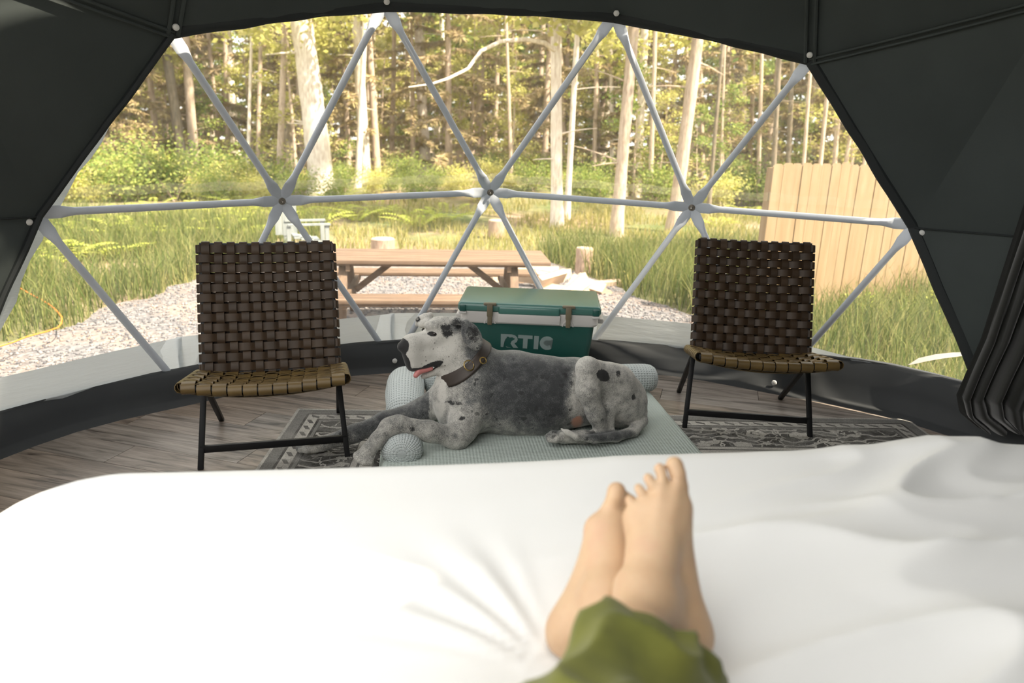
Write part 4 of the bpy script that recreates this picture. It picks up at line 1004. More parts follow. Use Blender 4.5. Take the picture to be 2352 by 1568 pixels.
# logo letters on the front (outline units of the print: 745 wide, 200 high)
logoR = [(775, 1000), (775, 808), (925, 808), (975, 822), (1003, 852), (1010, 885), (998, 918), (965, 940), (1018, 1004), (950, 1004), (912, 945), (925, 910), (955, 888), (976, 872), (935, 850), (895, 856), (882, 843), (850, 846), (858, 858), (840, 880), (826, 918), (818, 960), (812, 1000)]
logoR2 = [(845, 988), (870, 998), (915, 1003), (860, 1004)]
logoT = [(1015, 810), (1215, 816), (1214, 866), (1148, 864), (1144, 1008), (1082, 1006), (1086, 862), (1014, 858)]
logoI = [(1238, 816), (1302, 818), (1296, 1012), (1232, 1010)]
cc = [(1418+102*math.cos(math.radians(a)), 916+100*math.sin(math.radians(a))) for a in range(-38, -323, -15)]+[(1418+44*math.cos(math.radians(a)), 916+43*math.sin(math.radians(a))) for a in range(-322, -37, 15)]
logo = MB(); lsc = .283/745
for pl in (logoR, logoR2, logoT, logoI, cc):
    pts2 = [((x-1148)*lsc, -(y-908)*lsc) for x, y in pl]
    bm = bmesh.new(); vs = [bm.verts.new((x, y, 0)) for x, y in pts2]; fc = bm.faces.new(vs); bmesh.ops.triangulate(bm, faces=[fc]); ex = bmesh.ops.extrude_face_region(bm, geom=list(bm.faces))
    for g_ in ex['geom']:
        if isinstance(g_, bmesh.types.BMVert): g_.co.z += .0016
    logo._bm(bm, (0, 0, 0), None, False)
fr_y0 = CD/2-.31/2-.008; fr_y1 = CD/2-.375/2; tl_ = math.atan2(fr_y0-fr_y1, .352)
lg_o = logo.build('logo', M_LOGO, C_BODY, (-.003, fr_y0+(fr_y1-fr_y0)*(.28-.03)/.352-.0012, .28), (math.radians(90)+tl_, 0, 0)); lg_o['label'] = 'grey printed RTIC lettering'

# --- dog bed
def knit_mat(name, c1, c2, sc, use_attr):
    m, t, p = nt(name)
    if use_attr:
        a = N(t, 'Attribute'); a.attribute_name = 'ku'; b = N(t, 'Attribute'); b.attribute_name = 'kv'; u, v = a.outputs['Fac'], b.outputs['Fac']
    else:
        tc = N(t, 'TexCoord'); sp = N(t, 'SeparateXYZ'); L(t, tc.outputs['Object'], sp.inputs[0]); u, v = sp.outputs[0], sp.outputs[1]
    s_ = mathn(t, 'MULTIPLY', mathn(t, 'SINE', mathn(t, 'MULTIPLY', mathn(t, 'ADD', u, v), sc)), mathn(t, 'SINE', mathn(t, 'MULTIPLY', mathn(t, 'SUBTRACT', u, v), sc)))
    h = mathn(t, 'MULTIPLY_ADD', s_, .5, .5); L(t, ramp(t, h, [(.25, c1), (.72, c1), (.95, c2)]), p.inputs[0]); p.inputs['Roughness'].default_value = .9; p.inputs['Specular IOR Level'].default_value = .2
    inv = mathn(t, 'SUBTRACT', 1.0, h); bump(t, p, inv, .55, .006); return m
M_BOLST = knit_mat('pale_knit', (0.52, 0.56, 0.56), (0.20, 0.235, 0.235), 210, True); M_MAT = knit_mat('sage_knit', (0.44, 0.49, 0.46), (0.36, 0.42, 0.39), 230, False)
mx0, mx1, my0, my1 = -.56, .775, 1.08, 1.95; MT = .085
DB = tag(empty('dog_bed', ((mx0+mx1)/2, (my0+my1)/2, .0075)), 'pale grey-green knitted dog bed with bolsters on the rug', 'dog bed'); dbl = DB.location.copy()
MB().box((0, 0, (MT-.0075)/2), (mx1-mx0, my1-my0, MT-.0075), bevel=.03, seg=4).build('cushion', M_MAT, DB); CUSH = DB.children[0]
MB().tube([Vector((x_-dbl.x, y_-dbl.y, .038)) for x_, y_ in ((mx0-.002, my0+.03), (mx0-.002, my1-.03), (mx0+.03, my1+.002), (mx1-.03, my1+.002), (mx1+.002, my1-.03), (mx1+.002, my0+.03), (mx1-.03, my0-.002), (mx0+.03, my0-.002))], .005, 6, closed=True).build('piping', M_MAT, CUSH)
def bolster(path, rad, sq=.86):
    """soft roll along a path, rounded ends; ku/kv carry the knit"""
    pts = [Vector(p) for p in path]; n = 28; cum = [0]
    for p, q in zip(pts, pts[1:]): cum.append(cum[-1]+(q-p).length)
    Lg = cum[-1]; r0 = max(rad)
    def at(s_):
        i = max(k for k in range(len(cum)-1) if cum[k] <= s_+1e-9); q = (s_-cum[i])/(cum[i+1]-cum[i]); q2 = q*q*(3-2*q); return pts[i].lerp(pts[i+1], q), rad[i]+(rad[i+1]-rad[i])*q2
    st = [(s_, q) for s_, q in ((0, .15), (.004, .5), (.014, .76), (.032, .92), (.06, .985))]+[(s_, 1.0) for s_ in np.linspace(.09, Lg-.09, 30)]+[(Lg-s_, q) for s_, q in ((.06, .985), (.032, .92), (.014, .76), (.004, .5), (0, .15))]
    v = []; ku = []; kv = []
    for s_, q in st:
        p, r = at(min(max(s_, 0), Lg)); p2, _ = at(min(Lg, s_+.01)); p1, _ = at(max(0, s_-.01)); x = (p2-p1).normalized(); y = Vector((0, 0, 1)).cross(x).normalized(); z = x.cross(y)
        for k in range(n+1):
            an = 2*math.pi*k/n; v.append(p+y*(r*q*math.cos(an))+z*(r*q*sq*math.sin(an))-dbl); ku.append(s_+(r*(1-q))*(1 if s_ > Lg/2 else -1)); kv.append(an*r0)
    m = n+1; f = [(i*m+k, i*m+k+1, (i+1)*m+k+1, (i+1)*m+k) for i in range(len(st)-1) for k in range(n)]
    f += [tuple(range(n-1, -1, -1)), tuple((len(st)-1)*m+k for k in range(n))]
    me = mesh_np('bolster', v, f, True); attr(me, 'ku', ku); attr(me, 'kv', kv); return obj('bolster', me, M_BOLST, DB)
bolster([(-.475, 1.155, .118), (-.475, 1.24, .112), (-.475, 1.34, .09), (-.475, 1.44, .07), (-.475, 1.54, .075), (-.475, 1.66, .115), (-.475, 1.80, .135), (-.47, 2.01, .138)], [.088, .085, .062, .045, .05, .083, .092, .092])
bolster([(-.385, 1.975, .135), (.2, 1.97, .13), (.815, 1.965, .135)], [.085, .083, .085])

# --- curtain
M_CURT = simple('dark_curtain', (0.016, 0.016, 0.014), .8, None, 6, 130, .08, .002, sheen=.6, spec=.2)
lc = [on_y(px, py, 1.28) for px, py in ((2470, 60), (2400, 330), (2352, 480), (2300, 640), (2258, 775), (2226, 850), (2204, 905), (2212, 945), (2250, 978))]
def cat(pts, t_):
    m = len(pts)-1; f_ = min(m-1e-6, t_*m); i = int(f_); return pts[i].lerp(pts[i+1], f_-i)
nv, nu = 44, 90; v = []
for i in range(nv+1):
    t_ = i/nv; l_ = cat(lc, t_); wd = .62*(1-.25*t_)+.1
    if l_.z < .01: l_.z = .01
    for j in range(nu+1):
        u = j/nu; w_ = u**.75*9*math.pi+1.6*math.sin(t_*2.6)+.4; fold = 1-1.9*abs(math.sin(w_/1.0))**.8+.35*math.sin(u*31+t_*5); amp = (.026+.018*t_)*min(1, u*12+.1)*(1-.65*float(sstep(.25, .45, u)))
        x_ = l_.x+wd*u*.62; y_ = 1.28-wd*u*.80+fold*amp; z_ = l_.z-.02*math.sin(u*20)*t_
        x_ += fold*.018; 
        rmax = 2.62
        zz = max(.012, z_); rr = math.hypot(x_, y_); lim = rmax if zz < 1.2 else math.sqrt(max(.2, 2.66**2-(zz-ZC)**2))
        if rr > lim: x_ *= lim/rr; y_ *= lim/rr
        v.append((x_, y_, zz))
f = [(i*(nu+1)+j, i*(nu+1)+j+1, (i+1)*(nu+1)+j+1, (i+1)*(nu+1)+j) for i in range(nv) for j in range(nu)]
cur = mesh_np('curtain', v, f, True); cur_o = tag(obj('curtain', cur, M_CURT), 'dark charcoal curtain gathered in folds against the dome wall', 'curtain')
# ================================================================== the dog (a harlequin great dane lying on the dog bed)
def P(px, py, Y): return np.array(on_y(px, py, Y))
S = SDF((-1.0, 1.08, 0.0), (.66, 1.76, .68), .0062)
# trunk
S.chain([P(1110, 908, 1.50), P(1180, 908, 1.50), P(1240, 915, 1.50), P(1310, 908, 1.50), P(1395, 905, 1.49), P(1430, 925, 1.48)], [.160, .168, .160, .132, .122, .10], .05)
S.chain([P(1105, 862, 1.50), P(1180, 865, 1.50), P(1250, 868, 1.50), P(1320, 868, 1.50), P(1390, 880, 1.49)], [.105, .10, .085, .078, .085], .05)
S.ell(P(1428, 918, 1.47), (.10, .12, .11), None, .05)
# chest and neck
S.ell(P(1058, 935, 1.47), (.105, .115, .135), None, .06); S.ell(P(1035, 905, 1.47), (.07, .08, .11), None, .05)
S.chain([P(1056, 795, 1.485), P(1082, 835, 1.49), P(1115, 885, 1.50)], [.078, .098, .14], .05)
S.cone(P(1040, 840, 1.48), P(1035, 905, 1.475), .045, .07, .04)
# shoulders and fore legs
S.ell(P(1085, 925, 1.375), (.08, .05, .13), None, .05)
S.chain([P(1080, 945, 1.365), P(1062, 985, 1.32), P(1050, 1008, 1.295)], [.072, .058, .046], .035)
S.chain([P(1048, 1006, 1.29), P(985, 990, 1.265), P(915, 974, 1.235), P(892, 980, 1.225)], [.044, .041, .034, .034], .025)
S.chain([P(894, 980, 1.225), P(868, 1008, 1.195), P(848, 1032, 1.165)], [.034, .028, .031], .02)
for dx, dy, Y in ((-22, 8, 1.15), (-16, 18, 1.135), (-4, 24, 1.125), (10, 24, 1.13)): S.cone(P(846, 1030, 1.165), P(840+dx, 1038+dy, Y), .018, .015, .010)
S.ell(P(1035, 915, 1.575), (.08, .06, .12), None, .04)
S.chain([P(1020, 915, 1.57), P(968, 945, 1.565), P(885, 968, 1.53), P(815, 995, 1.48), P(790, 1004, 1.465)], [.075, .054, .042, .036, .034], .03)
S.chain([P(792, 1004, 1.465), P(745, 1018, 1.44), P(718, 1026, 1.43)], [.033, .029, .031], .02)
for dx, dy, Y in ((-22, 2, 1.455), (-26, 7, 1.435), (-20, 11, 1.415), (-8, 12, 1.40)): S.cone(P(716, 1024, 1.43), P(712+dx, 1023+dy, Y), .018, .0145, .009)
# hind legs
S.ell(P(1398, 905, 1.395), (.108, .06, .122), None, .035); S.cone(P(1415, 880, 1.42), P(1350, 846, 1.335), .085, .046, .035)
S.chain([P(1349, 846, 1.33), P(1350, 895, 1.315), P(1368, 950, 1.31), P(1382, 988, 1.31)], [.048, .048, .037, .029], .022)
S.chain([P(1398, 935, 1.35), P(1400, 970, 1.335), P(1402, 998, 1.32)], [.035, .018, .018], .02)
S.chain([P(1400, 999, 1.315), P(1340, 1003, 1.285), P(1292, 1003, 1.27)], [.026, .026, .029], .02)
for dx, dy, Y in ((-28, -6, 1.285), (-36, 0, 1.27), (-33, 6, 1.255), (-20, 8, 1.245)): S.cone(P(1296, 1001, 1.27), P(1296+dx, 1002+dy, Y), .019, .016, .009)
S.ell(P(1410, 915, 1.60), (.11, .07, .12), None, .05); S.chain([P(1350, 860, 1.64), P(1330, 930, 1.66)], [.05, .05], .04)
# tail
S.chain([P(1448, 930, 1.50), P(1468, 945, 1.46), P(1474, 966, 1.41), P(1455, 990, 1.345), P(1415, 1003, 1.275), P(1365, 1008, 1.235), P(1325, 1003, 1.225), P(1303, 993, 1.23), P(1288, 984, 1.235)], [.045, .034, .026, .024, .021, .018, .0145, .011, .005], .014)
# head
S.ell(P(1043, 770, 1.478), (.080, .068, .078), None, .03); S.ell(P(1010, 757, 1.468), (.058, .06, .058), None, .03)
S.cone(P(1000, 778, 1.462), P(940, 787, 1.428), .048, .032, .022); S.cone(P(1005, 808, 1.462), P(948, 812, 1.43), .048, .037, .022)
S.cone(P(1000, 832, 1.435), P(952, 838, 1.415), .022, .022, .016); S.cone(P(985, 830, 1.475), P(950, 838, 1.445), .020, .022, .016); S.cone(P(940, 810, 1.425), P(946, 842, 1.42), .028, .016, .016); S.cone(P(948, 790, 1.43), P(950, 830, 1.43), .040, .034, .02)
S.cone(P(983, 747, 1.43), P(1000, 746, 1.425), .017, .018, .016); S.cone(P(968, 744, 1.505), P(985, 740, 1.515), .018, .018, .016)
S.ell(P(1035, 815, 1.438), (.05, .035, .055), None, .03)
S.cone(P(1035, 840, 1.462), P(972, 864, 1.436), .024, .013, .012)
for Y in (1.385, 1.40, 1.415, 1.43): S.cone(P(1016, 832, Y), P(962, 860, Y), .005, .0075, .004, True)
S.ell(P(993, 768, 1.400), (.015, .011, .008), None, .008, True)
S.ell(P(923, 796, 1.424), (.020, .025, .022), None, .010)
th = math.radians(25); Re = np.array([(math.cos(th), 0, -math.sin(th)), (0, 1, 0), (math.sin(th), 0, math.cos(th))])
S.ell(P(1084, 772, 1.374), (.041, .010, .070), Re, .001); S.cone(P(1042, 735, 1.42), P(1070, 740, 1.388), .019, .015, .010)

S.cone(P(988, 724, 1.535), P(962, 734, 1.555), .015, .016, .012); S.cone(P(975, 726, 1.55), P(958, 745, 1.565), .013, .011, .01)
S.cut_below(.009)
V, F = S.surface(); V = smooth_verts(V, F, 2, .5)
# keep the parts above the cushion from sinking into it
inm = (V[:, 0] > mx0+.02) & (V[:, 0] < mx1) & (V[:, 1] < my1); V[inm, 2] = np.maximum(V[inm, 2], MT-.002)
dog_me = mesh_fast('body', V, F, True)
# coat masks, laid out on the near side of the dog
dd = V-CAM; zz = dd @ _fw; PX = 1176+FPX*(dd @ _r2)/zz; PY = 784-FPX*(dd @ _u2)/zz
def blob(cx, cy, rx, ry, ang_=0.0, soft=.35):
    c_, s_ = math.cos(ang_), math.sin(ang_); x = (PX-cx)*c_+(PY-cy)*s_; y = -(PX-cx)*s_+(PY-cy)*c_
    return 1-sstep(1-soft, 1+soft, np.sqrt((x/rx)**2+(y/ry)**2))
near = 1-sstep(1.44, 1.50, V[:, 1]); near_h = 1-sstep(1.47, 1.53, V[:, 1])
merle = .34+.62*blob(1230, 890, 130, 95, .05, .5); merle = np.maximum(merle, .85*blob(1150, 840, 75, 55, .5, .5)); merle = np.maximum(merle, .72*blob(1100, 800, 45, 50, 0, .6))
merle = merle*(1-.95*blob(985, 790, 75, 85, 0, .35)) ; merle = np.maximum(merle, .30*blob(1040, 740, 55, 30, 0, .5))
hind = blob(1400, 915, 95, 110, 0, .18)*(V[:, 1] < 1.47); hind = np.maximum(hind, blob(1350, 850, 40, 48, 0, .15)*(V[:, 1] < 1.40)); merle = merle*(1-hind)+.26*hind
leg = blob(1365, 960, 40, 60, 0, .3)*(V[:, 1] < 1.40); merle = merle*(1-leg)+.42*leg
fore = blob(930, 985, 120, 45, 0, .3)*(V[:, 1] < 1.33); merle = merle*(1-fore)+.40*fore
farl = sstep(1.40, 1.46, V[:, 1])*(PX < 985)*(PY > 900); merle = merle*(1-farl)+.78*farl
tailm = blob(1400, 1000, 70, 14, -.05, .5)*(V[:, 1] < 1.36); merle = np.maximum(merle, .85*tailm)
earm = blob(1085, 768, 27, 42, -.42, .25)*(V[:, 1] < 1.395); merle = merle*(1-earm)+.62*earm; merle = np.maximum(merle, .6*blob(1050, 748, 20, 20, 0, .5)*near_h)
white = np.maximum.reduce([blob(1016, 905, 9, 45, .05, .5)*near_h, blob(1008, 940, 14, 20, 0, .4), blob(1298, 990, 22, 9, .5, .4)*(V[:, 1] < 1.26), blob(960, 770, 45, 14, .12, .5)])
merle = merle*(1-white)
black = np.maximum.reduce([blob(921, 797, 19, 21, .2, .2), .95*blob(932, 832, 10, 22, -.35, .3), .8*blob(962, 850, 26, 6, 0, .4), blob(993, 767, 12, 5.5, .15, .4)*near_h, .66*blob(1026, 760, 15, 24, -.35, .6)*near_h, .6*blob(1052, 745, 16, 14, .3, .6)*near_h,
    .62*blob(1086, 768, 16, 24, -.4, .6)*(V[:, 1] < 1.395), .6*blob(960, 733, 8, 8, .4, .5), .95*blob(1385, 862, 17, 13, .75, .4)*(V[:, 1] < 1.42), .7*blob(1420, 858, 7, 9, 0, .5)*(V[:, 1] < 1.42), .7*blob(1455, 912, 6, 9, 0, .5),
    blob(990, 842, 30, 9, -.38, .3)*(V[:, 1] < 1.445), .6*blob(1295, 863, 11, 8, 0, .5)*(V[:, 1] < 1.46), .7*blob(1062, 960, 9, 6, -.4, .5)*near, .6*blob(1045, 925, 28, 7, 0, .6)*near, .55*blob(940, 985, 16, 8, 0, .6)*near])
lining = blob(1325, 968, 12, 14, .3, .4)*(V[:, 1] > 1.36)
freck = blob(1010, 810, 45, 45, 0, .5)
attr(dog_me, 'merle', merle); attr(dog_me, 'black', black); attr(dog_me, 'skin', lining); attr(dog_me, 'freck', freck)
def coat_mat():
    m, t, p = nt('harlequin_coat')
    def A(n_): a = N(t, 'Attribute'); a.attribute_name = n_; return a.outputs['Fac']
    v = coords(t, 'Object'); big = noise(t, v, 11, 5, .62); mid = noise(t, v, 34, 4, .6); hair = noise(t, coords(t, 'Object', (1.3, 1.3, .8)), 300, 3, .7); hair2 = noise(t, coords(t, 'Object', (60, 160, 240)), 1.4, 3)
    mm = A('merle'); tone = mathn(t, 'MULTIPLY_ADD', mathn(t, 'SUBTRACT', big, .5), .9, mm); tone = mathn(t, 'MULTIPLY_ADD', mathn(t, 'SUBTRACT', hair, .5), 1.35, tone); tone = mathn(t, 'MULTIPLY_ADD', mathn(t, 'SUBTRACT', mid, .5), .8, tone)
    c = ramp(t, tone, [(.05, (0.56, 0.54, 0.50)), (.36, (0.33, 0.32, 0.295)), (.62, (0.125, 0.128, 0.128)), (1.0, (0.035, 0.037, 0.04))])
    spot = mathn(t, 'MULTIPLY', mathn(t, 'GREATER_THAN', mathn(t, 'MULTIPLY_ADD', hair, .12, noise(t, v, 24, 2, .5)), .715), ramp(t, mm, [(.3, (0, 0, 0)), (.5, (1, 1, 1))])); c = mixc(t, mathn(t, 'MULTIPLY', spot, .85), c, (0.028, 0.029, 0.031))
    vo = N(t, 'TexVoronoi'); vo.inputs['Scale'].default_value = 58; L(t, v, vo.inputs['Vector']); fr = mathn(t, 'MULTIPLY', mathn(t, 'LESS_THAN', vo.outputs['Distance'], .22), mathn(t, 'GREATER_THAN', noise(t, v, 21, 2), .5)); c = mixc(t, mathn(t, 'MULTIPLY', mathn(t, 'MULTIPLY', fr, A('freck')), .8), c, (0.10, 0.085, 0.07))
    b = mathn(t, 'MULTIPLY_ADD', mathn(t, 'SUBTRACT', mid, .5), 1.1, A('black')); b = mathn(t, 'MULTIPLY_ADD', mathn(t, 'SUBTRACT', hair, .5), .6, b); c = mixc(t, ramp(t, b, [(.42, (0, 0, 0)), (.62, (1, 1, 1))]), c, (0.020, 0.020, 0.021))
    c = mixc(t, A('skin'), c, (0.55, 0.27, 0.18))
    L(t, c, p.inputs[0]); p.inputs['Roughness'].default_value = .62; p.inputs['Specular IOR Level'].default_value = .3; p.inputs['Sheen Weight'].default_value = .25
    bump(t, p, mathn(t, 'ADD', hair, mathn(t, 'MULTIPLY', hair2, .6)), .35, .004); return m
DOG = tag(empty('dog', (.1, 1.45, .085)), 'grey and white harlequin great dane lying on the dog bed', 'dog')
body = obj('body', dog_me, coat_mat(), DOG); body.location = (-.1, -1.45, -.085); DL = Vector((-.1, -1.45, -.085))
def surf(px, py):
    """nearest body point along the line of sight"""
    d = ray(px, py); d = d/np.linalg.norm(d); w = V-CAM; tt = w @ d; off = np.linalg.norm(w-tt[:, None]*d, axis=1); k = off < .012
    i = np.nonzero(k)[0][np.argmin(tt[k])]; return Vector(V[i])
M_EYE = simple('dark_eye', (0.015, 0.010, 0.008), .08, spec=.6); M_TONG = simple('pink_tongue', (0.55, 0.20, 0.19), .4); M_COLLAR = simple('brown_leather_collar', (0.055, 0.042, 0.034), .55, (0.04, 0.03, 0.025), 12); M_BRASS = simple('brass', (0.75, 0.55, 0.22), .28, metal=1.0)
def uv_ball(c, r, name, mat, parent):
    mb = MB(); mb.lathe([(math.sin(math.pi*k/10)*1.0+1e-4, -math.cos(math.pi*k/10)) for k in range(11)], 16); mb.v = [tuple(Vector((a[0]*r[0], a[1]*r[1], a[2]*r[2]))+c) for a in mb.v]; return mb.build(name, mat, parent)
e = surf(993, 768); uv_ball(e+Vector((.0, .004, 0))+DL, (.011, .008, .0075), 'eye', M_EYE, DOG)
e2 = Vector(P(973, 757, 1.525)); uv_ball(e2+DL, (.009, .008, .007), 'eye', M_EYE, DOG)
# tongue: a soft strip over the lower lip
TS = SDF((-.50, 1.36, .30), (-.28, 1.50, .44), .003); TS.chain([P(990, 846, 1.425), P(962, 853, 1.412), P(955, 862, 1.405)], [.010, .013, .011], .006)
tv, tf = TS.surface(); tv = smooth_verts(tv, tf, 1); tm = mesh_fast('tongue', tv, tf, True); to = obj('tongue', tm, M_TONG, DOG); to.location = DL
# collar: band that hugs the neck
ca, cb_ = P(1112, 772, 1.50), P(1034, 866, 1.475); cc_ = Vector((ca+cb_)/2); ax_ = Vector(P(1100, 850, 1.5)-P(1050, 790, 1.483)).normalized(); e_u = Vector(ca-cb_); e_u = (e_u-ax_*e_u.dot(ax_)).normalized(); e_v = ax_.cross(e_u)
def inside(p):
    q = (np.array(p)-S.lo)/S.h; i = np.round(q).astype(int)
    return bool(np.all(i >= 0) and np.all(i < S.n)) and S.g[tuple(i)] < 0
def neck_r(c, an):
    d = e_u*math.cos(an)+e_v*math.sin(an); r = .03
    while r < .155 and inside(c+d*r): r += .003
    return r
def collar_ring(off): 
    c = cc_+ax_*off; rs = [neck_r(c, 2*math.pi*k/48) for k in range(48)]
    for _ in range(6): rs = [max(rs[k]*.6, (rs[k-1]+rs[k]+rs[(k+1) % 48])/3) for k in range(48)]
    return c, rs
v = []; offs = (-.020, -.012, .012, .020); rings = []
for o_ in offs:
    c, rs = collar_ring(o_); rings.append([c+(e_u*math.cos(2*math.pi*k/48)+e_v*math.sin(2*math.pi*k/48))*(rs[k]+.007) for k in range(48)])
rings.append([p-((p-cc_)-ax_*(p-cc_).dot(ax_)).normalized()*.006 for p in rings[-1]]); rings.append([p-((p-cc_)-ax_*(p-cc_).dot(ax_)).normalized()*.006 for p in rings[0]])
for r_ in rings: v += [p+DL for p in r_]
nr = len(rings); f = [(i*48+k, i*48+(k+1) % 48, ((i+1) % nr)*48+(k+1) % 48, ((i+1) % nr)*48+k) for i in range(nr) for k in range(48)]
COLR = obj('collar', mesh_np('collar', v, f, True), M_COLLAR, DOG); COLR['label'] = 'dark brown leather collar with brass rings'
def near_col(px, py):
    q = np.array([tuple(p-DL) for p in v]); d = ray(px, py); d = d/np.linalg.norm(d); w = q-CAM; tt = w @ d; off = np.linalg.norm(w-tt[:, None]*d, axis=1); i = np.argsort(off+.3*(tt-tt.min()))[0]; return Vector(q[i])
for px, py, rr in ((1081, 840, .022), (1106, 820, .014)):
    c = near_col(px, py)+Vector((0, -.008, 0)); vw = (Vector(CAM)-c).normalized(); a = vw.orthogonal().normalized(); b = vw.cross(a); a = (a+vw*.5).normalized()
    MB().tube([c+(a*math.cos(2*math.pi*k/16)+b*math.sin(2*math.pi*k/16))*rr+DL for k in range(16)], .0028, 6, closed=True).build('ring', M_BRASS, COLR)
# ================================================================== the person's crossed legs on the bed
def Q(px, py, d): return np.array(at_d(px, py, d))
B = SDF((-.66, -1.86, .645), (.10, -.44, 1.02), .0036); B2 = SDF((-.66, -1.86, .645), (.10, -.44, 1.02), .0036)
def foot(heel, ank, balls, bases, tips, rb, rt, B):
    """heel, ankle, five metatarsal heads, toe bases, toe tips (big toe first)"""
    h, a = np.array(heel), np.array(ank)
    B.ell(h, (.034, .034, .036), None, .02); B.cone(a, h+(a-h)*.12, .036, .031, .025)
    mid = (a*.55+np.mean(balls, 0)*.45)
    for i, b in enumerate(balls):
        b = np.array(b); w = 1-i/4
        B.cone(a+(b-a)*.10, b, .030-.003*i, rb[i], .022); B.cone(h, b, .028, rb[i]*.92, .024)
    for b, s_, t_, r0, r1 in zip(balls, bases, tips, rb, rt):
        b, s_, t_ = map(np.array, (b, s_, t_)); k = s_+(t_-s_)*.55+np.array((0, -.0035, .003)); B.cone(b, s_, r0, r1*.98, .007); B.cone(s_, k, r1*.95, r1*.90, .0025); B.cone(k, t_, r1*.92, r1*1.02, .0025)
# left foot (crossed on top)
foot(Q(1566, 1458, 1.005), Q(1482, 1385, .955),
     [Q(1553, 1168, 1.062), Q(1530, 1163, 1.058), Q(1507, 1168, 1.056), Q(1484, 1177, 1.056), Q(1460, 1192, 1.058)],
     [Q(1561, 1118, 1.070), Q(1525, 1128, 1.064), Q(1503, 1138, 1.062), Q(1480, 1152, 1.061), Q(1457, 1170, 1.060)],
     [Q(1549, 1068, 1.074), Q(1515, 1076, 1.068), Q(1489, 1098, 1.065), Q(1467, 1121, 1.063), Q(1446, 1148, 1.061)],
     [.0190, .0140, .0130, .0125, .0130], [.0132, .0086, .0080, .0076, .0074], B)
B.ell(Q(1440, 1338, .975), (.014, .014, .014), None, .014)                 # ankle bones
B.ell(Q(1545, 1362, .985), (.014, .014, .016), None, .02)
B.cone(Q(1520, 1120, 1.055), Q(1500, 1290, .985), .006, .007, .012)        # tendons on the instep
B.cone(Q(1552, 1120, 1.058), Q(1515, 1290, .985), .007, .008, .012)
# right foot (behind)
foot(Q(1322, 1452, 1.045), Q(1394, 1385, 1.020),
     [Q(1382, 1218, 1.110), Q(1404, 1205, 1.115), Q(1424, 1205, 1.120), Q(1444, 1210, 1.125), Q(1462, 1222, 1.130)],
     [Q(1403, 1168, 1.120), Q(1426, 1165, 1.125), Q(1442, 1170, 1.130), Q(1456, 1180, 1.133), Q(1470, 1195, 1.135)],
     [Q(1416, 1128, 1.125), Q(1436, 1140, 1.130), Q(1450, 1148, 1.133), Q(1462, 1162, 1.135), Q(1474, 1180, 1.137)],
     [.0195, .0150, .0140, .0135, .0140], [.0145, .0092, .0086, .0082, .0080], B2)
B2.ell(Q(1368, 1215, 1.11), (.014, .014, .016), None, .014)
# shins, knees, thighs, pelvis
aL, aR = Q(1482, 1392, .952), Q(1396, 1398, 1.015); kneeL, kneeR = np.array((-.33, -1.10, .80)), np.array((-.20, -1.08, .76)); hipL, hipR = np.array((-.46, -1.55, .765)), np.array((-.30, -1.55, .765))
for a, k, h, G_ in ((aL, kneeL, hipL, B), (aR, kneeR, hipR, B2)):
    m = a+(k-a)*.55; G_.chain([a, a+(m-a)*.35, m, k, (k+h)/2, h], [.034, .036, .050, .052, .066, .08], .03)
B.g = np.minimum(B.g, np.maximum(B2.g, .003-B.g)); del B2
B.ell((-.38, -1.60, .775), (.15, .12, .11), None, .05)
B.cut_below(.652)
bv, bf = B.surface(); bv = smooth_verts(bv, bf, 2, .45); skin_me = mesh_fast('body', bv, bf, True)
def skin_mat():
    m, t, p = nt('skin'); v = coords(t, 'Object'); n1 = noise(t, v, 16, 4); n2 = noise(t, v, 120, 3)
    L(t, ramp(t, n1, [(.3, (0.56, 0.36, 0.22)), (.55, (0.62, 0.425, 0.265)), (.75, (0.60, 0.37, 0.24))]), p.inputs[0]); p.inputs['Roughness'].default_value = .5
    p.inputs['Subsurface Weight'].default_value = .12; p.inputs['Subsurface Radius'].default_value = (.012, .005, .003); p.inputs['Subsurface Scale'].default_value = .4; bump(t, p, n2, .12, .002); return m
PER = tag(empty('person', (-.38, -1.5, .66)), 'person reclining with bare crossed feet in olive trousers on the duvet', 'person'); PO = Vector((.38, 1.5, -.66))
bo = obj('body', skin_me, skin_mat(), PER); bo.location = PO
# toenails on the front foot
M_NAIL = simple('toenail', (0.72, 0.50, 0.40), .3)
# trousers
T = SDF((-.72, -1.92, .652), (.22, -.66, 1.06), .005)
cL, cR = Q(1483, 1440, .935), Q(1420, 1470, .955); 
def cloth_leg(c, k, h, r): T.chain([c, c+(k-c)*.3, c+(k-c)*.65, k, (k+h)/2, h], [r, r+.004, r+.014, r+.022, r+.032, r+.04], .03)
cloth_leg(cL, kneeL, hipL, .068); cloth_leg(cR+np.array((.02, -.02, 0)), kneeR, hipR, .064)
T.ell((-.38, -1.60, .78), (.19, .15, .14), None, .06)
# loose hem spreading on the duvet
T.cone(Q(1275, 1562, .93), Q(1400, 1560, .90), .022, .04, .04); T.cone(Q(1640, 1535, .955), Q(1560, 1520, .93), .018, .05, .04); T.cone(Q(1660, 1590, .93), Q(1560, 1560, .91), .02, .05, .04)
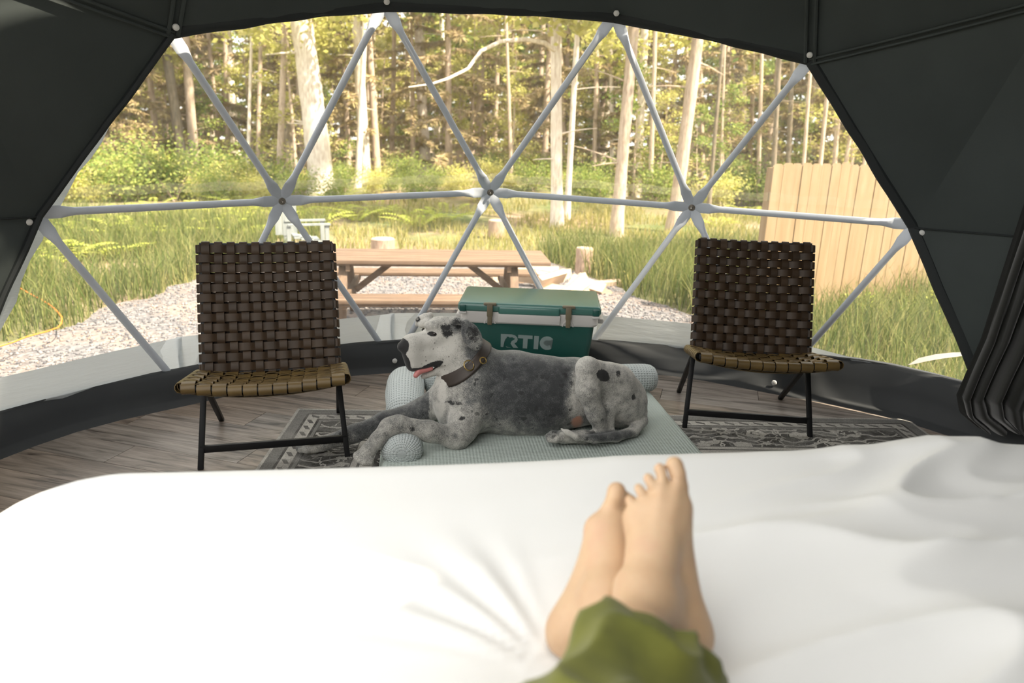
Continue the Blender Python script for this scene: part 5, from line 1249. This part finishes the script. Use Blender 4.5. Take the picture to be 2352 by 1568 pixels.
# creases of the loose cloth: ridges and valleys along the leg
def ridge(a, b, r, k=.014): T.cone(a, b, r, r*.7, k)
def crease(a, b, r, k=.014): T.cone(a, b, r, r*1.2, k, True)
for (x1, y1, d1), (x2, y2, d2), r in (((1470, 1470, .872), (1560, 1545, .862), .011), ((1425, 1480, .876), (1385, 1575, .825), .013), ((1565, 1505, .905), (1625, 1590, .885), .012), ((1500, 1530, .842), (1470, 1620, .79), .011)): ridge(Q(x1, y1, d1), Q(x2, y2, d2), r)
for (x1, y1, d1), (x2, y2, d2), r in (((1490, 1500, .852), (1545, 1570, .838), .010), ((1450, 1500, .856), (1430, 1600, .80), .012), ((1545, 1490, .88), (1600, 1560, .872), .009), ((1400, 1490, .875), (1350, 1560, .85), .010)): crease(Q(x1, y1, d1), Q(x2, y2, d2), r)
# hem: cut the leg square across the shin and hollow it
ax = (aL-kneeL)/np.linalg.norm(aL-kneeL); hem = Q(1484, 1528, .90)
Xg, Yg, Zg = np.meshgrid(*T.ax, indexing='ij', sparse=True)
tilt = ax+np.array((-.25, .0, .15)); tilt /= np.linalg.norm(tilt)
pl = ((Xg-hem[0])*tilt[0]+(Yg-hem[1])*tilt[1]+(Zg-hem[2])*tilt[2]).astype(np.float32); kk = .012; hh = np.clip(.5-.5*(T.g-pl)/kk, 0, 1); T.g = T.g*(1-hh)+pl*hh+kk*hh*(1-hh)
T.cone(hem+ax*.03, hem-ax*.05, .055, .05, .006, True)
T.cut_below(.656)
tv_, tf_ = T.surface(); tv_ = smooth_verts(tv_, tf_, 2, .5)
# crumple: ridged folds that run obliquely across the leg
tmp = mesh_fast('tmp', tv_, tf_, True); nrm_ = np.zeros(len(tv_)*3, np.float32); tmp.vertices.foreach_get('normal', nrm_); nrm_ = nrm_.reshape(-1, 3); bpy.data.meshes.remove(tmp)
dsp = []
for q in tv_:
    w_ = Vector((q[0]*9+q[1]*4, q[1]*7-q[0]*6, q[2]*9)); a_ = 1-abs(mnoise.noise(w_*1.15)); b_ = mnoise.noise(w_*2.3+Vector((5, 1, 2))); dsp.append(.020*(max(0, a_-.55)/.45)**1.5-.010+.004*b_)
tv_ = tv_+nrm_*np.array(dsp)[:, None]; tv_[:, 2] = np.maximum(tv_[:, 2], .657)
tr_me = mesh_fast('trousers', tv_, tf_, True)
M_OLIVE = simple('olive_cotton', (0.17, 0.175, 0.035), .85, (0.11, 0.118, 0.024), 14, 320, .12, .002, spec=.2, sheen=.15)
tro = obj('trousers', tr_me, M_OLIVE, PER); tro.location = PO; tro['label'] = 'olive green cotton trousers'
